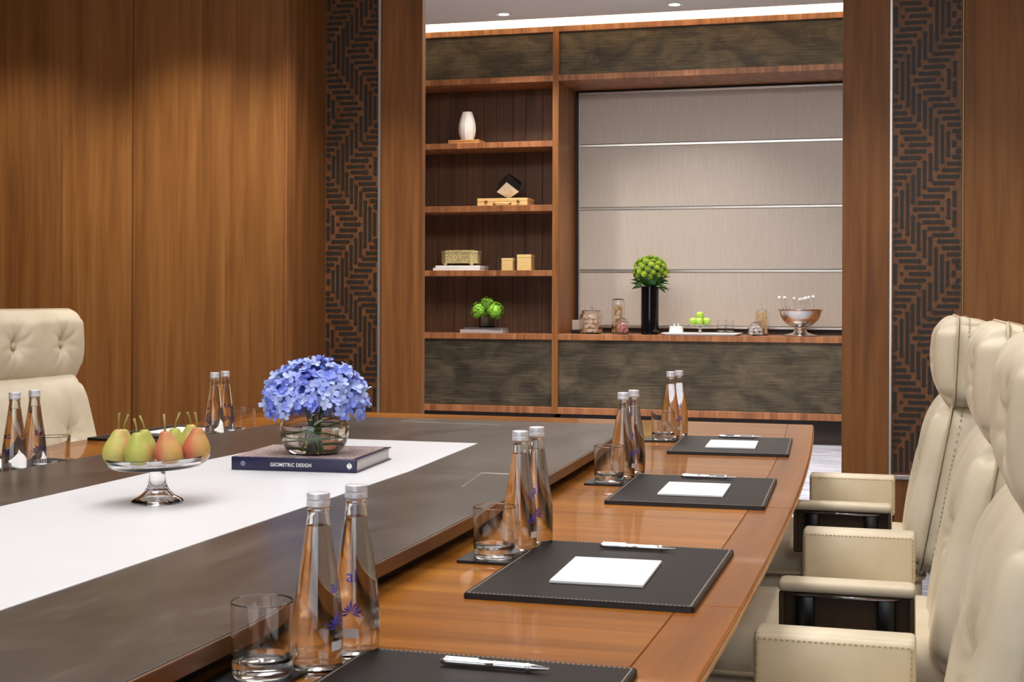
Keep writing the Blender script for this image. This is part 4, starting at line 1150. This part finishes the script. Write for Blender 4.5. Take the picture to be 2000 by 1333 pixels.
for k in range(44):
    a = k * 2.4; zz = .405 + .085 * (k % 4) / 3
    o = link('leaf', lfm, mu, (.062 * math.cos(a), .062 * math.sin(a), zz), (rnd.uniform(-.5, .5), rnd.uniform(-.4, .5), a), rnd.uniform(.9, 1.25))
# tray
tr = thing('serving_tray', 'long pale serving tray on the counter', 'tray', at(-1.72, .02, s4))
MB().prism(rrect(.30, .14, .03), 0, .006).build('tray_base', M['porcelain'], tr)
rp = rrect(.325, .165, .04); ri = rrect(.30, .14, .03); n = len(rp)
MB().add([(x, y, .006) for x, y in ri] + [(x, y, .020) for x, y in rp] + [(x, y, .017) for x, y in rp] + [(x, y, .002) for x, y in ri],
         [(k, (k + 1) % n, n + (k + 1) % n, n + k) for k in range(n)] + [(n + k, n + (k + 1) % n, 2 * n + (k + 1) % n, 2 * n + k) for k in range(n)] + [(2 * n + k, 2 * n + (k + 1) % n, 3 * n + (k + 1) % n, 3 * n + k) for k in range(n)], True).build('tray_rim', M['porcelain'], tr)
zT = s4 + .0065
o = thing('sugar_box', 'white rounded sugar box with two small tongs on the tray', 'sugar box', at(-1.935, .0, zT))
MB().rbox(-.055, .055, -.045, .045, 0, .052, .014, 3).build('box_body', M['porcelain'], o); MB().rbox(-.052, .052, -.042, .042, .0525, .068, .007, 3).build('lid', M['porcelain'], o)
for x in (-.014, .014): MB().tube([(x, 0, .062), (x * 1.3, 0, .088)], .005, 8).build('knob', M['porcelain'], o)
o = thing('small_cake_stand', 'small glass pedestal stand with green apples on the tray', 'cake stand', at(-1.735, .0, zT))
MB().lathe([(0, .004), (.035, 0), (.040, .003), (.02, .012), (.013, .03), (.014, .06), (.03, .070), (.092, .074), (.098, .082), (.094, .082), (.088, .0785), (0, .076)], 36).build('stand_body', M['glass'], o)
ap = MB().lathe([(0, .006), (.008, .001), (.018, .002), (.029, .014), (.0345, .032), (.033, .048), (.024, .060), (.012, .063), (.004, .058), (0, .056)], 24).mesh('apple', M['apple'])
for k, (x, y, z, lb) in enumerate(((-.056, -.008, 0, 'green apple nearest the sugar box on the small stand'), (.0, -.045, 0, 'green apple in the front centre of the small stand'),
                                   (.056, -.008, 0, 'green apple nearest the tumblers on the small stand'), (.0, .03, 0, 'green apple hidden at the back of the small stand'), (.0, -.003, .050, 'green apple topping the little pile'))):
    o = tag(link('apple', ap, None, at(-1.735 + x, y, zT + .0785 + z), k, .97), lb, 'apple', 'green apples on the small stand')
    MB().tube([(0, 0, .055), (.002, 0, .068)], .0015, 6).build('stem', M['pearstem'], o)
for k, (x, lb) in enumerate(((-1.558, 'short glass tumbler on the tray nearest the apples'), (-1.486, 'short glass tumbler at the end of the tray'))):
    o = thing('tray_tumbler', lb, 'glass', at(x, .0, zT), group='tumblers on the tray')
    MB().lathe([(0, .002), (.029, 0), (.033, .004), (.0335, .12), (.032, .12), (.031, .03), (0, .026)], 28).build('glass_body', M['glass'], o)
    MB().lathe([(.0335, .112), (.0345, .114), (.0345, .120), (.0325, .121), (.032, .118)], 28).build('rim', M['glass'], o)
# silver punch bowl with small bottles
pb = thing('punch_bowl', 'hammered silver footed bowl full of small bottles', 'bowl', at(-.915, .06, s4))
MB().lathe([(0, .004), (.12, 0), (.146, .003), (.146, .008), (.105, .016), (.06, .030), (.042, .055), (.045, .07), (0, .072)], 48).build('foot', M['silver'], pb)
MB().lathe([(0, .0722), (.05, .076), (.10, .096), (.14, .130), (.165, .170), (.178, .208), (.187, .216), (.187, .221), (.178, .219), (.170, .207), (.155, .170), (.13, .134), (.09, .104), (0, .084)], 56).build('bowl', M['silver'], pb)
def mini():
    o = thing('small_bottle', 'x', 'bottle', group='small bottles in the silver bowl')
    MB().lathe([(0, .001), (.014, 0), (.016, .005), (.016, .09), (.0135, .12), (.0105, .145), (.010, .185), (.008, .185), (.0085, .145), (.0115, .118), (.0135, .09), (.0135, .01), (0, .008)], 20).build('glass_body', M['glass'], o)
    MB().lathe([(0, .202), (.012, .200), (.0135, .196), (.0135, .184), (.0105, .182), (0, .182)], 18).build('cap', M['porcelain'], o)
    return o
m0 = mini()
rnd = random.Random(5)
bl_ = [(-.150, .0, -.42, 'leaning out at the tray side of the bowl'), (-.110, -.03, -.30, 'second from the tray side, leaning'), (-.045, .03, -.12, 'standing alone with a gap, left part of the bowl'),
       (.0, -.03, .0, 'front centre of the bowl'), (.012, .055, .02, 'tallest in the middle of the bowl'), (.045, .01, .05, 'behind the middle group, second tallest'),
       (.06, -.05, .08, 'low between the middle and last bottles'), (.085, .0, .10, 'next to last toward the pilaster'), (.120, .02, .16, 'closest to the walnut pilaster')]
for k, (x, y, tl, lb) in enumerate(bl_):
    bx = x * .62; L = 'small clear bottle with white cap, ' + lb
    loc = at(-.915 + bx, .06 + y, s4 + .112 + abs(bx) * .35)
    if k == 0: m0.location = loc; m0.rotation_euler = (0, tl, 0); m0['label'] = L
    else: dup(m0, loc, (0, tl, 0), L)
